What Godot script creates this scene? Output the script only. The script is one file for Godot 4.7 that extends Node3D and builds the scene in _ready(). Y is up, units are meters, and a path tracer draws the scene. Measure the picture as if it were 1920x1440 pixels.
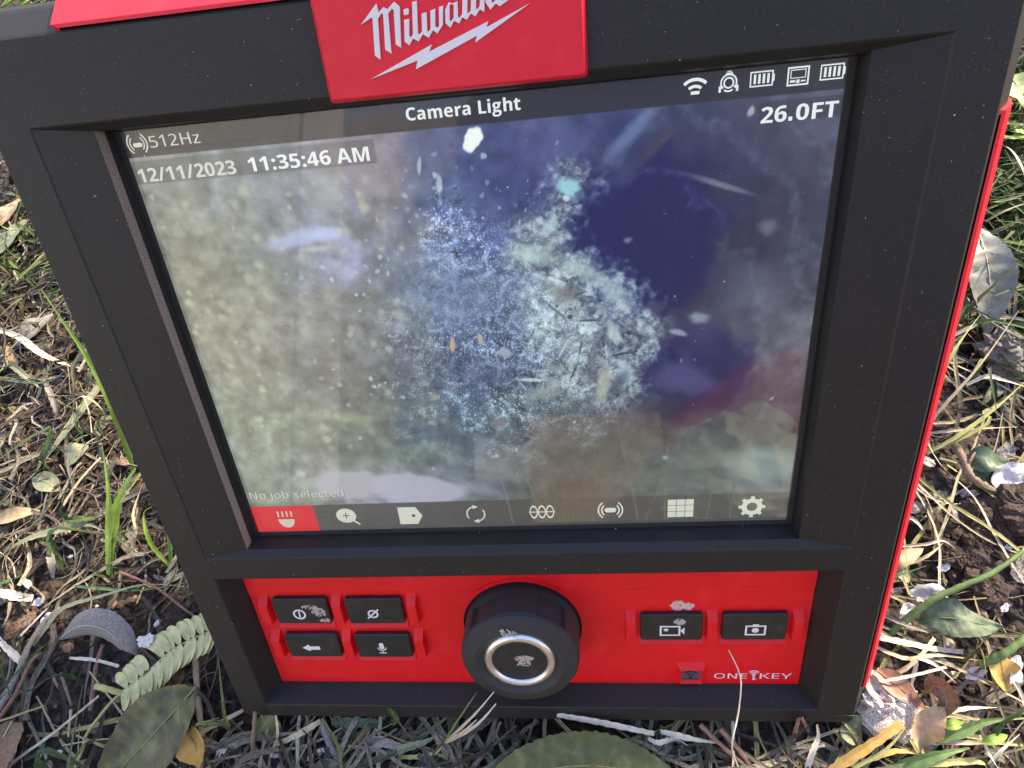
extends Node3D
# A pipe inspection monitor leaning on littered soil. Device measures are millimetres in the monitor's own axes
# (x right, y up along the face, z out of the screen); ground measures are millimetres in the scene's axes.

var rng := RandomNumberGenerator.new()
const CLEAR := [Vector3(-155, 52, 26), Vector3(-138, 20, 15), Vector3(18, 60, 20), Vector3(-166, 8, 14), Vector3(121, 36, 13)]  # where large leaves and the rock lie
var taken := {}
var M := {}
var device: Node3D
var bumps := FastNoiseLite.new()
var fine := FastNoiseLite.new()
const ORIGIN := Vector3(76, -80, -3)
const KNOB := Vector2(76.3, -40.0)


func _ready() -> void:
	rng.seed = 7
	setup_light()
	setup_materials()
	build_ground()
	build_device()
	build_litter()
	build_objects()
	build_surroundings()


func setup_light() -> void:
	var cam := Camera3D.new()
	cam.name = "camera"
	cam.fov = 65.76
	cam.near = 0.01
	cam.far = 200.0
	cam.transform = Transform3D(Basis(Vector3(0.99293, -0.11832, -0.00976), Vector3(0.04895, 0.48291, -0.87430), Vector3(0.10816, 0.86764, 0.48528)).orthonormalized(), Vector3(0.0211, 0.2356, 0.0471))
	add_child(cam)
	var sky := ProceduralSkyMaterial.new()
	sky.sky_top_color = Color(0.47, 0.54, 0.70)
	sky.sky_horizon_color = Color(0.84, 0.815, 0.77)
	sky.sky_curve = 0.32
	sky.ground_bottom_color = Color(0.24, 0.23, 0.20)
	sky.ground_horizon_color = Color(0.42, 0.42, 0.36)
	sky.sun_angle_max = 1.0
	var env := Environment.new()
	env.background_mode = Environment.BG_SKY
	env.sky = Sky.new()
	env.sky.sky_material = sky
	env.tonemap_mode = Environment.TONE_MAPPER_LINEAR
	env.tonemap_exposure = 2.8
	env.sdfgi_enabled = true
	env.ssao_enabled = true
	env.ssil_enabled = true
	var we := WorldEnvironment.new()
	we.name = "environment"
	we.environment = env
	add_child(we)
	var sun := DirectionalLight3D.new()
	sun.name = "sun"
	sun.light_color = Color(1.0, 0.91, 0.78)
	sun.light_energy = 1.3
	sun.light_angular_distance = 9.0
	sun.shadow_enabled = true
	sun.sky_mode = DirectionalLight3D.SKY_MODE_LIGHT_ONLY
	add_child(sun)
	sun.look_at_from_position(Vector3(0.66, 0.52, -0.54), Vector3.ZERO, Vector3.UP)


# ---------------------------------------------------------------- names and shapes
func numbered(called: String, parent: Node) -> String:
	var key := str(parent.get_instance_id()) + called
	var n: int = taken.get(key, 0)
	taken[key] = n + 1
	return called if n == 0 else "%s_%03d" % [called, n]


func part(called: String, mesh: Mesh, m: Material, parent: Node = self) -> MeshInstance3D:
	var o := MeshInstance3D.new()
	o.name = numbered(called, parent)
	o.mesh = mesh
	o.material_override = m
	parent.add_child(o, true)
	return o


func tag(o: Node, label: String, category: String, group := "", kind := "") -> Node:
	o.set_meta("label", label)
	if category:
		o.set_meta("category", category)
	if group:
		o.set_meta("group", group)
	if kind:
		o.set_meta("kind", kind)
	return o


func thing(called: String, label: String, category: String, at := Vector3.ZERO, group := "") -> Node3D:
	var o := Node3D.new()
	o.name = numbered(called, self)
	add_child(o, true)
	o.position = at
	tag(o, label, category, group)
	return o


func st_new(smooth := false) -> SurfaceTool:
	var st := SurfaceTool.new()
	st.begin(Mesh.PRIMITIVE_TRIANGLES)
	st.set_smooth_group(0 if smooth else -1)
	return st


func done(st: SurfaceTool) -> ArrayMesh:
	st.generate_normals()
	return st.commit()


func tri(st: SurfaceTool, a: Vector3, b: Vector3, c: Vector3) -> void:  # counter-clockwise from outside
	st.add_vertex(a)
	st.add_vertex(c)
	st.add_vertex(b)


func quad(st: SurfaceTool, a: Vector3, b: Vector3, c: Vector3, d: Vector3) -> void:
	tri(st, a, b, c)
	tri(st, a, c, d)


func D(x: float, y: float, z: float) -> Vector3:  # device millimetres to metres from the device's base
	return (Vector3(x, y, z) - ORIGIN) * 0.001


func ring(poly: PackedVector2Array, z: float) -> PackedVector3Array:
	var r := PackedVector3Array()
	for p in poly:
		r.append(D(p.x, p.y, z))
	return r


func loft(st: SurfaceTool, rings: Array) -> void:  # rings run counter-clockwise seen from +z and go towards -z
	for i in rings.size() - 1:
		var a: PackedVector3Array = rings[i]
		var b: PackedVector3Array = rings[i + 1]
		for j in a.size():
			var k := (j + 1) % a.size()
			quad(st, a[j], b[j], b[k], a[k])


func flat(st: SurfaceTool, poly: PackedVector2Array, z: float) -> void:
	var p := poly
	if Geometry2D.is_polygon_clockwise(p):
		p = p.duplicate()
		p.reverse()
	var idx := Geometry2D.triangulate_polygon(p)
	for i in range(0, idx.size(), 3):
		var a := p[idx[i]]
		var b := p[idx[i + 1]]
		var c := p[idx[i + 2]]
		if (b - a).cross(c - a) < 0:
			var t := b
			b = c
			c = t
		tri(st, D(a.x, a.y, z), D(b.x, b.y, z), D(c.x, c.y, z))


func prism(st: SurfaceTool, poly: PackedVector2Array, z0: float, z1: float) -> void:
	var p := poly.duplicate()
	if Geometry2D.is_polygon_clockwise(p):
		p.reverse()
	flat(st, p, z1)
	loft(st, [ring(p, z1), ring(p, z0)])


func rrect(x0: float, x1: float, y0: float, y1: float, r: float, n := 4) -> PackedVector2Array:
	var p := PackedVector2Array()
	for c in [[x1 - r, y0 + r, -90.0], [x1 - r, y1 - r, 0.0], [x0 + r, y1 - r, 90.0], [x0 + r, y0 + r, 180.0]]:
		for i in n + 1:
			var a := deg_to_rad(c[2] + 90.0 * i / n)
			p.append(Vector2(c[0] + r * cos(a), c[1] + r * sin(a)))
	return p


func block(x0: float, x1: float, y0: float, y1: float, z0: float, z1: float, r := 0.8, bevel := 0.4) -> ArrayMesh:
	var st := st_new()
	var top := rrect(x0 + bevel, x1 - bevel, y0 + bevel, y1 - bevel, maxf(r - bevel, 0.1))
	flat(st, top, z1)
	loft(st, [ring(top, z1), ring(rrect(x0, x1, y0, y1, r), z1 - bevel), ring(rrect(x0, x1, y0, y1, r), z0)])
	return done(st)


func arc(c: Vector2, r0: float, r1: float, a0: float, a1: float, n := 14) -> PackedVector2Array:
	var p := PackedVector2Array()
	for i in n + 1:
		var a := deg_to_rad(lerpf(a0, a1, float(i) / n))
		p.append(c + Vector2(cos(a), sin(a)) * r1)
	for i in n + 1:
		var a := deg_to_rad(lerpf(a1, a0, float(i) / n))
		p.append(c + Vector2(cos(a), sin(a)) * r0)
	return p


func disc2(c: Vector2, rx: float, ry: float, n := 24) -> PackedVector2Array:
	var p := PackedVector2Array()
	for i in n:
		p.append(c + Vector2(cos(TAU * i / n) * rx, sin(TAU * i / n) * ry))
	return p


func box2(x0: float, x1: float, y0: float, y1: float) -> PackedVector2Array:
	return PackedVector2Array([Vector2(x0, y0), Vector2(x1, y0), Vector2(x1, y1), Vector2(x0, y1)])


func bar2(a: Vector2, b: Vector2, w: float) -> PackedVector2Array:
	var n := (b - a).normalized().orthogonal() * w * 0.5
	return PackedVector2Array([a - n, b - n, b + n, a + n])


func poly2(flat_list: Array) -> PackedVector2Array:
	var p := PackedVector2Array()
	for i in range(0, flat_list.size(), 2):
		p.append(Vector2(flat_list[i], flat_list[i + 1]))
	return p


func icon(polys: Array, z: float, m: Material, parent: Node, called := "icon") -> void:
	var st := st_new()
	for p in polys:
		flat(st, p, z)
	part(called, done(st), m, parent)


func lettering(text: String, bold: bool, box: Array, z: float, m: Material, parent: Node, mono := false) -> void:
	var f := SystemFont.new()
	f.font_names = PackedStringArray(["Droid Sans Mono" if mono else "Droid Sans"])
	f.font_weight = 700 if bold else 400
	var tm := TextMesh.new()
	tm.font = f
	tm.text = text
	tm.font_size = 64
	tm.pixel_size = 0.01
	tm.depth = 0.0
	tm.curve_step = 1.0
	var arrays := tm.surface_get_arrays(0)
	var v: PackedVector3Array = arrays[Mesh.ARRAY_VERTEX]
	var lo := Vector3(1e9, 1e9, 0)
	var hi := -lo
	for p in v:
		lo = Vector3(minf(lo.x, p.x), minf(lo.y, p.y), 0)
		hi = Vector3(maxf(hi.x, p.x), maxf(hi.y, p.y), 0)
	var st := st_new()
	var idx: PackedInt32Array = arrays[Mesh.ARRAY_INDEX] if arrays[Mesh.ARRAY_INDEX] != null else PackedInt32Array(range(v.size()))
	var nrm: PackedVector3Array = arrays[Mesh.ARRAY_NORMAL]
	for i in range(0, idx.size(), 3):
		if nrm[idx[i]].z < 0.5:
			continue
		var q := []
		for k in 3:
			var p := v[idx[i + k]]
			q.append(D(lerpf(box[0], box[1], (p.x - lo.x) / (hi.x - lo.x)), lerpf(box[2], box[3], (p.y - lo.y) / (hi.y - lo.y)), z))
		st.add_vertex(q[0])
		st.add_vertex(q[1])
		st.add_vertex(q[2])
	part("lettering", done(st), m, parent)


# ---------------------------------------------------------------- plants and litter shapes (scene millimetres)
func spline(p: Array, per := 6) -> PackedVector3Array:
	var out := PackedVector3Array()
	for i in p.size() - 1:
		var a: Vector3 = p[maxi(i - 1, 0)]
		var b: Vector3 = p[i]
		var c: Vector3 = p[i + 1]
		var d: Vector3 = p[mini(i + 2, p.size() - 1)]
		for k in per:
			out.append(b.cubic_interpolate(c, a, d, float(k) / per))
	out.append(p[-1])
	return out


func ribbon_mesh(p: PackedVector3Array, width: float, fold := 0.25, taper := 1.0, base := 0.7, twist := 0.0) -> ArrayMesh:
	# a flat grass blade: creased along its middle, narrowing to the tip, its edge a little ragged
	var st := st_new(true)
	var rows := []
	for i in p.size():
		var t := float(i) / (p.size() - 1)
		var tangent := (p[mini(i + 1, p.size() - 1)] - p[maxi(i - 1, 0)]).normalized()
		var side := tangent.cross(Vector3.UP)
		side = side.normalized() if side.length() > 0.05 else Vector3.RIGHT
		side = side.rotated(tangent, twist * (t - 0.3) + sin(t * 5.0 + p[0].x) * 0.4)
		var nrm := side.cross(tangent).normalized()
		var w := width * 0.5 * lerpf(base, 1.0, minf(t * 3.0, 1.0)) * lerpf(1.0, 0.12, taper * smoothstep(0.35, 1.0, t))
		var l := w * (1.0 + 0.14 * sin(i * 2.7 + p[0].z))
		var r := w * (1.0 + 0.14 * sin(i * 3.9 + p[0].x))
		rows.append([p[i] - side * l + nrm * w * fold, p[i], p[i] + side * r + nrm * w * fold, t])
	for k in 2:
		st.set_smooth_group(k)
		for i in rows.size() - 1:
			var a: Array = rows[i]
			var b: Array = rows[i + 1]
			for q in [[a, k], [b, k + 1], [a, k + 1], [a, k], [b, k], [b, k + 1]]:
				var row: Array = q[0]
				st.set_uv(Vector2(q[1] * 0.5, row[3]))
				st.add_vertex(row[q[1]] * 0.001)
	st.index()
	return done(st)


func tube_mesh(p: PackedVector3Array, r0: float, r1: float, sides := 6, rough := 0.12) -> ArrayMesh:
	var st := st_new(true)
	var rows := []
	for i in p.size():
		var t := float(i) / (p.size() - 1)
		var tangent := (p[mini(i + 1, p.size() - 1)] - p[maxi(i - 1, 0)]).normalized()
		var side := tangent.cross(Vector3.UP if absf(tangent.y) < 0.9 else Vector3.RIGHT).normalized()
		var nrm := side.cross(tangent)
		var row := PackedVector3Array()
		for k in sides:
			var a := TAU * k / sides
			var r := lerpf(r0, r1, t) * (1.0 + rough * sin(t * 23.0 + k * 2.1 + p[0].z) + rough * sin(t * 61.0 + k))
			row.append(p[i] + (side * cos(a) + nrm * sin(a)) * r)
		rows.append(row)
	for i in rows.size() - 1:
		for k in sides:
			var l := (k + 1) % sides
			for q in [[i, k], [i, l], [i + 1, l], [i, k], [i + 1, l], [i + 1, k]]:
				st.set_uv(Vector2(float(q[1]) / sides, float(q[0]) / rows.size()))
				st.add_vertex(rows[q[0]][q[1]] * 0.001)
	for e in [0, rows.size() - 1]:
		for k in range(1, sides - 1):
			st.set_uv(Vector2.ZERO)
			st.add_vertex(rows[e][0] * 0.001)
			st.add_vertex(rows[e][k if e else k + 1] * 0.001)
			st.add_vertex(rows[e][k + 1 if e else k] * 0.001)
	st.index()
	return done(st)


func leaf_rows(p: PackedVector3Array, hw: float, cup: float, teeth: float, wave: float, lean := 0.0, point := 1.15) -> Array:
	var rows := []
	var cols := 8
	for i in p.size():
		var t := float(i) / (p.size() - 1)
		var tangent := (p[mini(i + 1, p.size() - 1)] - p[maxi(i - 1, 0)]).normalized()
		var side := tangent.cross(Vector3.UP).normalized().rotated(tangent, lean)
		var nrm := side.cross(tangent).normalized()
		var w := hw * pow(sin(PI * clampf(0.015 + 0.97 * pow(t, 0.85), 0, 1)), point)
		var row := PackedVector3Array()
		for k in cols + 1:
			var u := 2.0 * k / cols - 1.0
			var ww := w * (1.0 + teeth * (absf(fposmod(t * 22.0, 1.0) - 0.5) - 0.25) * (1.0 if absf(u) > 0.9 else 0.0))
			var lift := cup * w * u * u + wave * hw * sin(t * 9.0 + u * 1.7 + p[0].x) * absf(u)
			var q := p[i] + side * ww * u
			row.append(q + nrm * (lift + hw * 0.10 * fine.get_noise_3dv(q * 3.0 + p[0])))
		rows.append(row)
	return rows


func leaf_mesh(p: PackedVector3Array, hw: float, cup: float, teeth: float, wave: float, lean := 0.0, point := 1.15) -> ArrayMesh:
	var st := st_new(true)
	var rows := leaf_rows(p, hw, cup, teeth, wave, lean, point)
	var cols: int = rows[0].size() - 1
	for i in rows.size() - 1:
		for k in cols:
			for q in [[i, k], [i, k + 1], [i + 1, k + 1], [i, k], [i + 1, k + 1], [i + 1, k]]:
				st.set_uv(Vector2(float(q[1]) / cols, float(q[0]) / rows.size()))
				st.add_vertex(rows[q[0]][q[1]] * 0.001)
	st.index()
	return done(st)


func blade(called: String, label: String, category: String, p: Array, width: float, m: Material, fold := 0.25, group := "", taper := 1.0) -> MeshInstance3D:
	var o := part(called, ribbon_mesh(spline(p, 7), width, fold, taper), m)
	tag(o, label, category, group)
	return o


func stem(called: String, label: String, category: String, p: Array, r0: float, r1: float, m: Material, group := "") -> MeshInstance3D:
	var o := part(called, tube_mesh(spline(p, 8), r0, r1, 7), m)
	tag(o, label, category, group)
	return o


func leaf(called: String, label: String, p: Array, hw: float, m: Material, vein: Material, cup := 0.25, teeth := 0.0, wave := 0.08, lean := 0.0, veins := 0, point := 1.15) -> Node3D:
	var o := thing(called, label, "leaf", p[0] * 0.001)
	var s := spline(p, 12)
	for i in s.size():
		s[i] -= p[0]
	part("leaf_blade", leaf_mesh(s, hw, cup, teeth, wave, lean, point), m, o)
	var lifted := PackedVector3Array()
	for q in s:
		lifted.append(q + Vector3(0, 0.05, 0))
	var mid := part("midrib", tube_mesh(lifted, minf(0.32, hw * 0.04), 0.08, 5, 0.03), vein, o)
	var rows := leaf_rows(s, hw, cup, teeth, wave, lean, point)
	for k in veins:
		var i := int((k + 1.5) / (veins + 2.0) * s.size())
		for sgn in [-1, 1]:
			var q := PackedVector3Array()
			for j in 5:
				var row: PackedVector3Array = rows[mini(i + j, rows.size() - 1)]
				q.append(row[4 + sgn * mini(j, 3)] + Vector3(0, 0.02, 0))
			part("vein", tube_mesh(q, 0.09, 0.04, 4, 0.03), vein, mid)
	return o


func flake_mesh(size: float, thick: float, seed_value: int, long := 1.3) -> ArrayMesh:
	# a thin curled scrap with a torn outline
	var r := RandomNumberGenerator.new()
	r.seed = seed_value
	var nz := FastNoiseLite.new()
	nz.seed = seed_value
	nz.frequency = 1.6 / size
	var n := 22
	var edge := PackedFloat32Array()
	for k in n:
		edge.append(size * 0.5 * (0.82 + 0.30 * nz.get_noise_1d(k * size * 0.31) + r.randf_range(-0.13, 0.1)))
	edge.append(edge[0])
	var bend := r.randf_range(-0.05, 0.16)
	var grid := []
	for i in 5:
		var row := PackedVector3Array()
		for k in n + 1:
			var a := -TAU * k / n
			var f := i / 4.0
			var q := Vector3(cos(a) * edge[k] * f * long, 0, sin(a) * edge[k] * f / long)
			q.y = q.x * q.x * bend / size * 2.2 + nz.get_noise_2d(q.x, q.z) * size * 0.16
			row.append(q * 0.001)
		grid.append(row)
	var st := st_new(true)
	for i in 4:
		for k in n:
			quad(st, grid[i][k], grid[i + 1][k], grid[i + 1][k + 1], grid[i][k + 1])
	st.set_smooth_group(1)
	var down := Vector3(0, -thick * 0.001, 0)
	for k in n:
		quad(st, grid[4][k], grid[4][k] + down, grid[4][k + 1] + down, grid[4][k + 1])
	return done(st)


func flake(called: String, label: String, category: String, at: Vector3, size: float, m: Material, turn: float, tilt := 0.2, thick := 0.6, group := "", long := 1.3) -> MeshInstance3D:
	var o := part(called, flake_mesh(size, thick, hash(label) + int(at.x * 7.0), long), m)
	o.position = at * 0.001
	o.rotation = Vector3(tilt, turn, tilt * 0.6)
	tag(o, label, category, group)
	return o


func stone_mesh(r: float, seed_value: int, squash := 0.7, rough := 0.28, rows := 22, cols := 32) -> ArrayMesh:
	var nz := FastNoiseLite.new()
	nz.seed = seed_value
	nz.frequency = 0.9
	nz.fractal_octaves = 4
	var st := st_new()
	var grid := []
	for i in rows + 1:
		var th := PI * i / rows
		var row := PackedVector3Array()
		for k in cols + 1:
			var ph := TAU * (k % cols) / cols
			var d := Vector3(sin(th) * cos(ph), cos(th), sin(th) * sin(ph))
			var s := 1.0 + rough * 1.6 * nz.get_noise_3dv(d * 1.3) + rough * 0.7 * nz.get_noise_3dv(d * 4.0 + Vector3(9, 0, 0)) + rough * 0.4 * nz.get_noise_3dv(d * 11.0)
			row.append(Vector3(d.x, d.y * squash, d.z) * s * r * 0.001)
		grid.append(row)
	for i in rows:
		for k in cols:
			quad(st, grid[i][k], grid[i][k + 1], grid[i + 1][k + 1], grid[i + 1][k])
	return done(st)


func stone(called: String, label: String, category: String, at: Vector3, r: float, m: Material, squash := 0.7, group := "", rough := 0.28) -> MeshInstance3D:
	var o := part(called, stone_mesh(r, hash(label) % 100000 + int(at.x), squash, rough), m)
	o.position = at * 0.001
	o.rotation.y = at.x
	tag(o, label, category, group)
	return o


# ---------------------------------------------------------------- materials
func plain(c: Color, rough: float, metal := 0.0, spec := 0.5) -> StandardMaterial3D:
	var m := StandardMaterial3D.new()
	m.albedo_color = Color(c.r, c.g, c.b).linear_to_srgb()
	m.roughness = rough
	m.metallic = metal
	m.metallic_specular = spec
	return m


func noise_image(n: int, freq: float, octaves: int, seed_value: int, kind := FastNoiseLite.TYPE_SIMPLEX_SMOOTH) -> Image:
	var f := FastNoiseLite.new()
	f.seed = seed_value
	f.noise_type = kind
	f.frequency = freq
	f.fractal_octaves = octaves
	f.fractal_gain = 0.6
	return f.get_seamless_image(n, n)


func ramp_texture(src: Image, stops: Array) -> ImageTexture:  # stops: [position, linear colour] pairs
	var g := Gradient.new()
	var offs := PackedFloat32Array()
	var cols := PackedColorArray()
	for s in stops:
		offs.append(s[0])
		cols.append((s[1] as Color).linear_to_srgb())
	g.offsets = offs
	g.colors = cols
	var n := src.get_width()
	var im := Image.create(n, n, false, Image.FORMAT_RGB8)
	for y in n:
		for x in n:
			im.set_pixel(x, y, g.sample(src.get_pixel(x, y).r))
	return ImageTexture.create_from_image(im)


func grained(stops: Array, rough: float, scale: float, src: Image, relief := 0.0, relief_src: Texture2D = null, world := false) -> StandardMaterial3D:
	var m := StandardMaterial3D.new()
	m.albedo_texture = ramp_texture(src, stops)
	m.roughness = rough
	m.uv1_triplanar = true
	m.uv1_world_triplanar = world
	m.uv1_scale = Vector3.ONE * scale
	if relief > 0.0:
		m.heightmap_enabled = true
		m.heightmap_scale = relief
		m.heightmap_texture = relief_src
	return m


func leafy(c: Color, dark: Color, spots: Image, scale := 30.0, rough := 0.55, back := 0.25) -> StandardMaterial3D:
	var m := grained([[0.0, dark], [0.42, c.lerp(dark, 0.35)], [0.58, c], [1.0, c.lightened(0.12)]], rough, scale, spots)
	if back > 0.0:
		m.backlight_enabled = true
		m.backlight = Color(back, back, back * 0.6)
	return m


func setup_materials() -> void:
	var soft := noise_image(256, 0.018, 4, 3)
	var speck := noise_image(256, 0.09, 3, 5)
	var grain := noise_image(256, 0.22, 2, 8)
	var soft_tex := ImageTexture.create_from_image(soft)
	var speck_tex := ImageTexture.create_from_image(speck)
	var grain_tex := ImageTexture.create_from_image(grain)
	M.lit_dusty_wall = grained([[0.0, Color(0.10, 0.08, 0.068)], [0.45, Color(0.25, 0.20, 0.172)], [0.62, Color(0.34, 0.275, 0.24)], [1.0, Color(0.48, 0.41, 0.36)]], 0.9, 45.0, grain)  # brown dust, lightened to put side light into this wall's colour
	var scuffed := Image.create(512, 512, false, Image.FORMAT_RGB8)
	var cloud := noise_image(512, 0.010, 3, 71)
	var sand := noise_image(512, 0.30, 2, 72)
	for y in 512:
		for x in 512:
			var g := sand.get_pixel(x, y).r
			var v := 0.30 + 0.25 * g + 0.10 * smoothstep(0.45, 0.75, cloud.get_pixel(x, y).r) * g + 0.25 * smoothstep(0.74, 0.90, g)
			scuffed.set_pixel(x, y, Color(v, v, v))
	for k in 26:  # short scratches
		var a := Vector2(rng.randf() * 512, rng.randf() * 512)
		var d := Vector2.from_angle(rng.randf() * TAU)
		var v := rng.randf_range(0.58, 0.72)
		for i in int(rng.randf_range(6, 46)):
			var q := a + d * i + Vector2(0, sin(i * 0.13) * 0.8)
			scuffed.set_pixel(posmod(int(q.x), 512), posmod(int(q.y), 512), Color(v, v, v))
	M.black = grained([[0.0, Color(0.011, 0.0107, 0.0104)], [0.5, Color(0.0165, 0.0158, 0.015)], [0.62, Color(0.030, 0.0275, 0.025)], [1.0, Color(0.12, 0.11, 0.10)]], 0.56, 11.0, scuffed, 0.004, ImageTexture.create_from_image(sand))
	M.rubber = grained([[0.0, Color(0.018, 0.018, 0.019)], [0.6, Color(0.024, 0.024, 0.024)], [1.0, Color(0.05, 0.046, 0.043)]], 0.48, 30.0, soft, 0.004, grain_tex)
	M.grip = plain(Color(0.034, 0.033, 0.034), 0.62)
	M.red = grained([[0.0, Color(0.80, 0.003, 0.009)], [0.6, Color(0.86, 0.004, 0.012)], [1.0, Color(0.90, 0.02, 0.028)]], 0.5, 20.0, soft, 0.004, grain_tex)
	M.badge = grained([[0.0, Color(0.82, 0.009, 0.030)], [0.6, Color(0.87, 0.011, 0.034)], [1.0, Color(0.90, 0.03, 0.05)]], 0.45, 20.0, soft, 0.004, grain_tex)
	M.white = plain(Color(0.86, 0.85, 0.86), 0.45)
	M.chrome = plain(Color(0.92, 0.92, 0.93), 0.32, 1.0)
	M.gloss = plain(Color(0.012, 0.012, 0.014), 0.12)
	M.matte = plain(Color(0.008, 0.008, 0.008), 0.75)
	M.lens = plain(Color(0.13, 0.10, 0.13), 0.25)
	M.mud = plain(Color(0.52, 0.43, 0.39), 0.95)
	M.dust = plain(Color(0.50, 0.47, 0.43), 0.95)
	M.scuff = plain(Color(0.74, 0.50, 0.48), 0.9)
	var glass := plain(Color(1, 1, 1), 0.03)
	glass.transparency = BaseMaterial3D.TRANSPARENCY_ALPHA
	glass.albedo_color.a = 0.02
	M.glass = glass
	M.soil = grained([[0.0, Color(0.012, 0.009, 0.008)], [0.42, Color(0.032, 0.024, 0.020)], [0.6, Color(0.065, 0.048, 0.040)], [0.8, Color(0.12, 0.092, 0.076)], [1.0, Color(0.22, 0.18, 0.15)]], 0.95, 9.0, noise_image(512, 0.035, 5, 21), 0.35, speck_tex, true)
	M.clod = grained([[0.0, Color(0.02, 0.014, 0.011)], [0.5, Color(0.07, 0.05, 0.042)], [1.0, Color(0.20, 0.15, 0.12)]], 0.95, 40.0, speck, 0.05, grain_tex)
	M.rock = grained([[0.0, Color(0.07, 0.045, 0.05)], [0.24, Color(0.34, 0.26, 0.25)], [0.36, Color(0.72, 0.65, 0.61)], [1.0, Color(0.88, 0.85, 0.81)]], 0.9, 44.0, speck, 0.1, grain_tex)
	M.grey_rock = grained([[0.0, Color(0.08, 0.07, 0.065)], [0.5, Color(0.27, 0.25, 0.23)], [1.0, Color(0.6, 0.57, 0.52)]], 0.9, 60.0, speck, 0.08, grain_tex)
	M.chip = grained([[0.0, Color(0.34, 0.33, 0.33)], [0.3, Color(0.60, 0.60, 0.61)], [0.5, Color(0.66, 0.67, 0.69)], [1.0, Color(0.78, 0.79, 0.80)]], 0.6, 40.0, speck)
	M.shard = grained([[0.0, Color(0.08, 0.07, 0.062)], [0.45, Color(0.20, 0.18, 0.165)], [0.6, Color(0.38, 0.36, 0.34)], [1.0, Color(0.66, 0.64, 0.61)]], 0.45, 40.0, speck)
	M.green = leafy(Color(0.24, 0.40, 0.05), Color(0.13, 0.24, 0.03), soft, 40.0)
	M.mid_green = leafy(Color(0.16, 0.27, 0.08), Color(0.08, 0.15, 0.05), soft, 40.0)
	M.dark_green = leafy(Color(0.07, 0.13, 0.07), Color(0.03, 0.06, 0.035), soft, 40.0, 0.5)
	M.crinkled = leafy(Color(0.11, 0.16, 0.10), Color(0.025, 0.055, 0.03), speck, 14.0, 0.55)
	M.dusty = leafy(Color(0.29, 0.32, 0.20), Color(0.15, 0.18, 0.10), speck, 30.0, 0.8)
	M.grey = leafy(Color(0.30, 0.28, 0.25), Color(0.14, 0.125, 0.115), speck, 40.0, 0.85, 0.1)
	M.straw = leafy(Color(0.62, 0.54, 0.36), Color(0.42, 0.33, 0.19), soft, 60.0, 0.6)
	M.pale = leafy(Color(0.76, 0.71, 0.58), Color(0.55, 0.48, 0.34), soft, 60.0, 0.6)
	M.yellow_green = leafy(Color(0.50, 0.50, 0.18), Color(0.32, 0.36, 0.10), soft, 60.0, 0.55)
	M.gold = leafy(Color(0.66, 0.43, 0.12), Color(0.44, 0.26, 0.06), soft, 50.0, 0.55)
	M.brown = leafy(Color(0.22, 0.13, 0.075), Color(0.10, 0.055, 0.035), speck, 30.0, 0.6)
	M.pink_brown = leafy(Color(0.36, 0.20, 0.135), Color(0.24, 0.12, 0.08), soft, 40.0, 0.5)
	M.tan = leafy(Color(0.50, 0.38, 0.23), Color(0.27, 0.16, 0.09), soft, 40.0, 0.6)
	M.olive = leafy(Color(0.115, 0.115, 0.032), Color(0.035, 0.035, 0.016), noise_image(256, 0.012, 3, 31), 24.0, 0.32, 0.15)
	M.olive_bright = leafy(Color(0.115, 0.135, 0.035), Color(0.06, 0.072, 0.02), soft, 30.0, 0.38, 0.2)
	M.silver = leafy(Color(0.24, 0.25, 0.22), Color(0.11, 0.12, 0.10), soft, 28.0, 0.5, 0.2)
	M.fern = leafy(Color(0.62, 0.62, 0.31), Color(0.46, 0.50, 0.22), soft, 40.0, 0.6)
	M.twig = leafy(Color(0.30, 0.22, 0.16), Color(0.12, 0.085, 0.065), speck, 50.0, 0.85, 0.0)
	M.red_twig = leafy(Color(0.30, 0.16, 0.12), Color(0.16, 0.08, 0.06), speck, 50.0, 0.8, 0.0)
	M.grey_twig = leafy(Color(0.30, 0.28, 0.26), Color(0.10, 0.095, 0.09), speck, 50.0, 0.9, 0.0)
	M.vein = plain(Color(0.30, 0.29, 0.11), 0.6)
	M.pale_vein = plain(Color(0.55, 0.54, 0.42), 0.6)
	var streaks := Image.create(64, 256, false, Image.FORMAT_RGB8)
	var sn := FastNoiseLite.new()
	sn.seed = 3
	sn.frequency = 0.11
	sn.fractal_octaves = 3
	for y in 256:
		for x in 64:
			var v := clampf(0.80 + 0.42 * sn.get_noise_2d(x * 2.2, y * 0.10) + 0.42 * sn.get_noise_2d(x * 0.4 + 300, y * 0.55), 0.22, 1.0)
			streaks.set_pixel(x, y, Color(v, v * 0.985, v * 0.96))
	M.streaks = ImageTexture.create_from_image(streaks)
	var tint := StandardMaterial3D.new()
	tint.vertex_color_use_as_albedo = true
	tint.albedo_texture = M.streaks
	tint.roughness = 0.75
	tint.backlight_enabled = true
	tint.backlight = Color(0.2, 0.2, 0.15)
	M.litter = tint
	var crumb := StandardMaterial3D.new()
	crumb.vertex_color_use_as_albedo = true
	crumb.roughness = 0.95
	M.crumb = crumb


func glow(c: Color, e: float, rough := 0.3) -> StandardMaterial3D:
	var m := plain(Color(0.01, 0.01, 0.01), rough)
	m.emission_enabled = true
	m.emission = c
	m.emission_energy_multiplier = e
	return m


# ---------------------------------------------------------------- ground
func hgt(x: float, z: float) -> float:  # scene millimetres
	var h := bumps.get_noise_2d(x, z) * 7.0 + fine.get_noise_2d(x, z) * 2.6 - 1.5
	return h * smoothstep(2600.0, 700.0, Vector2(x, z).length())


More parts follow.
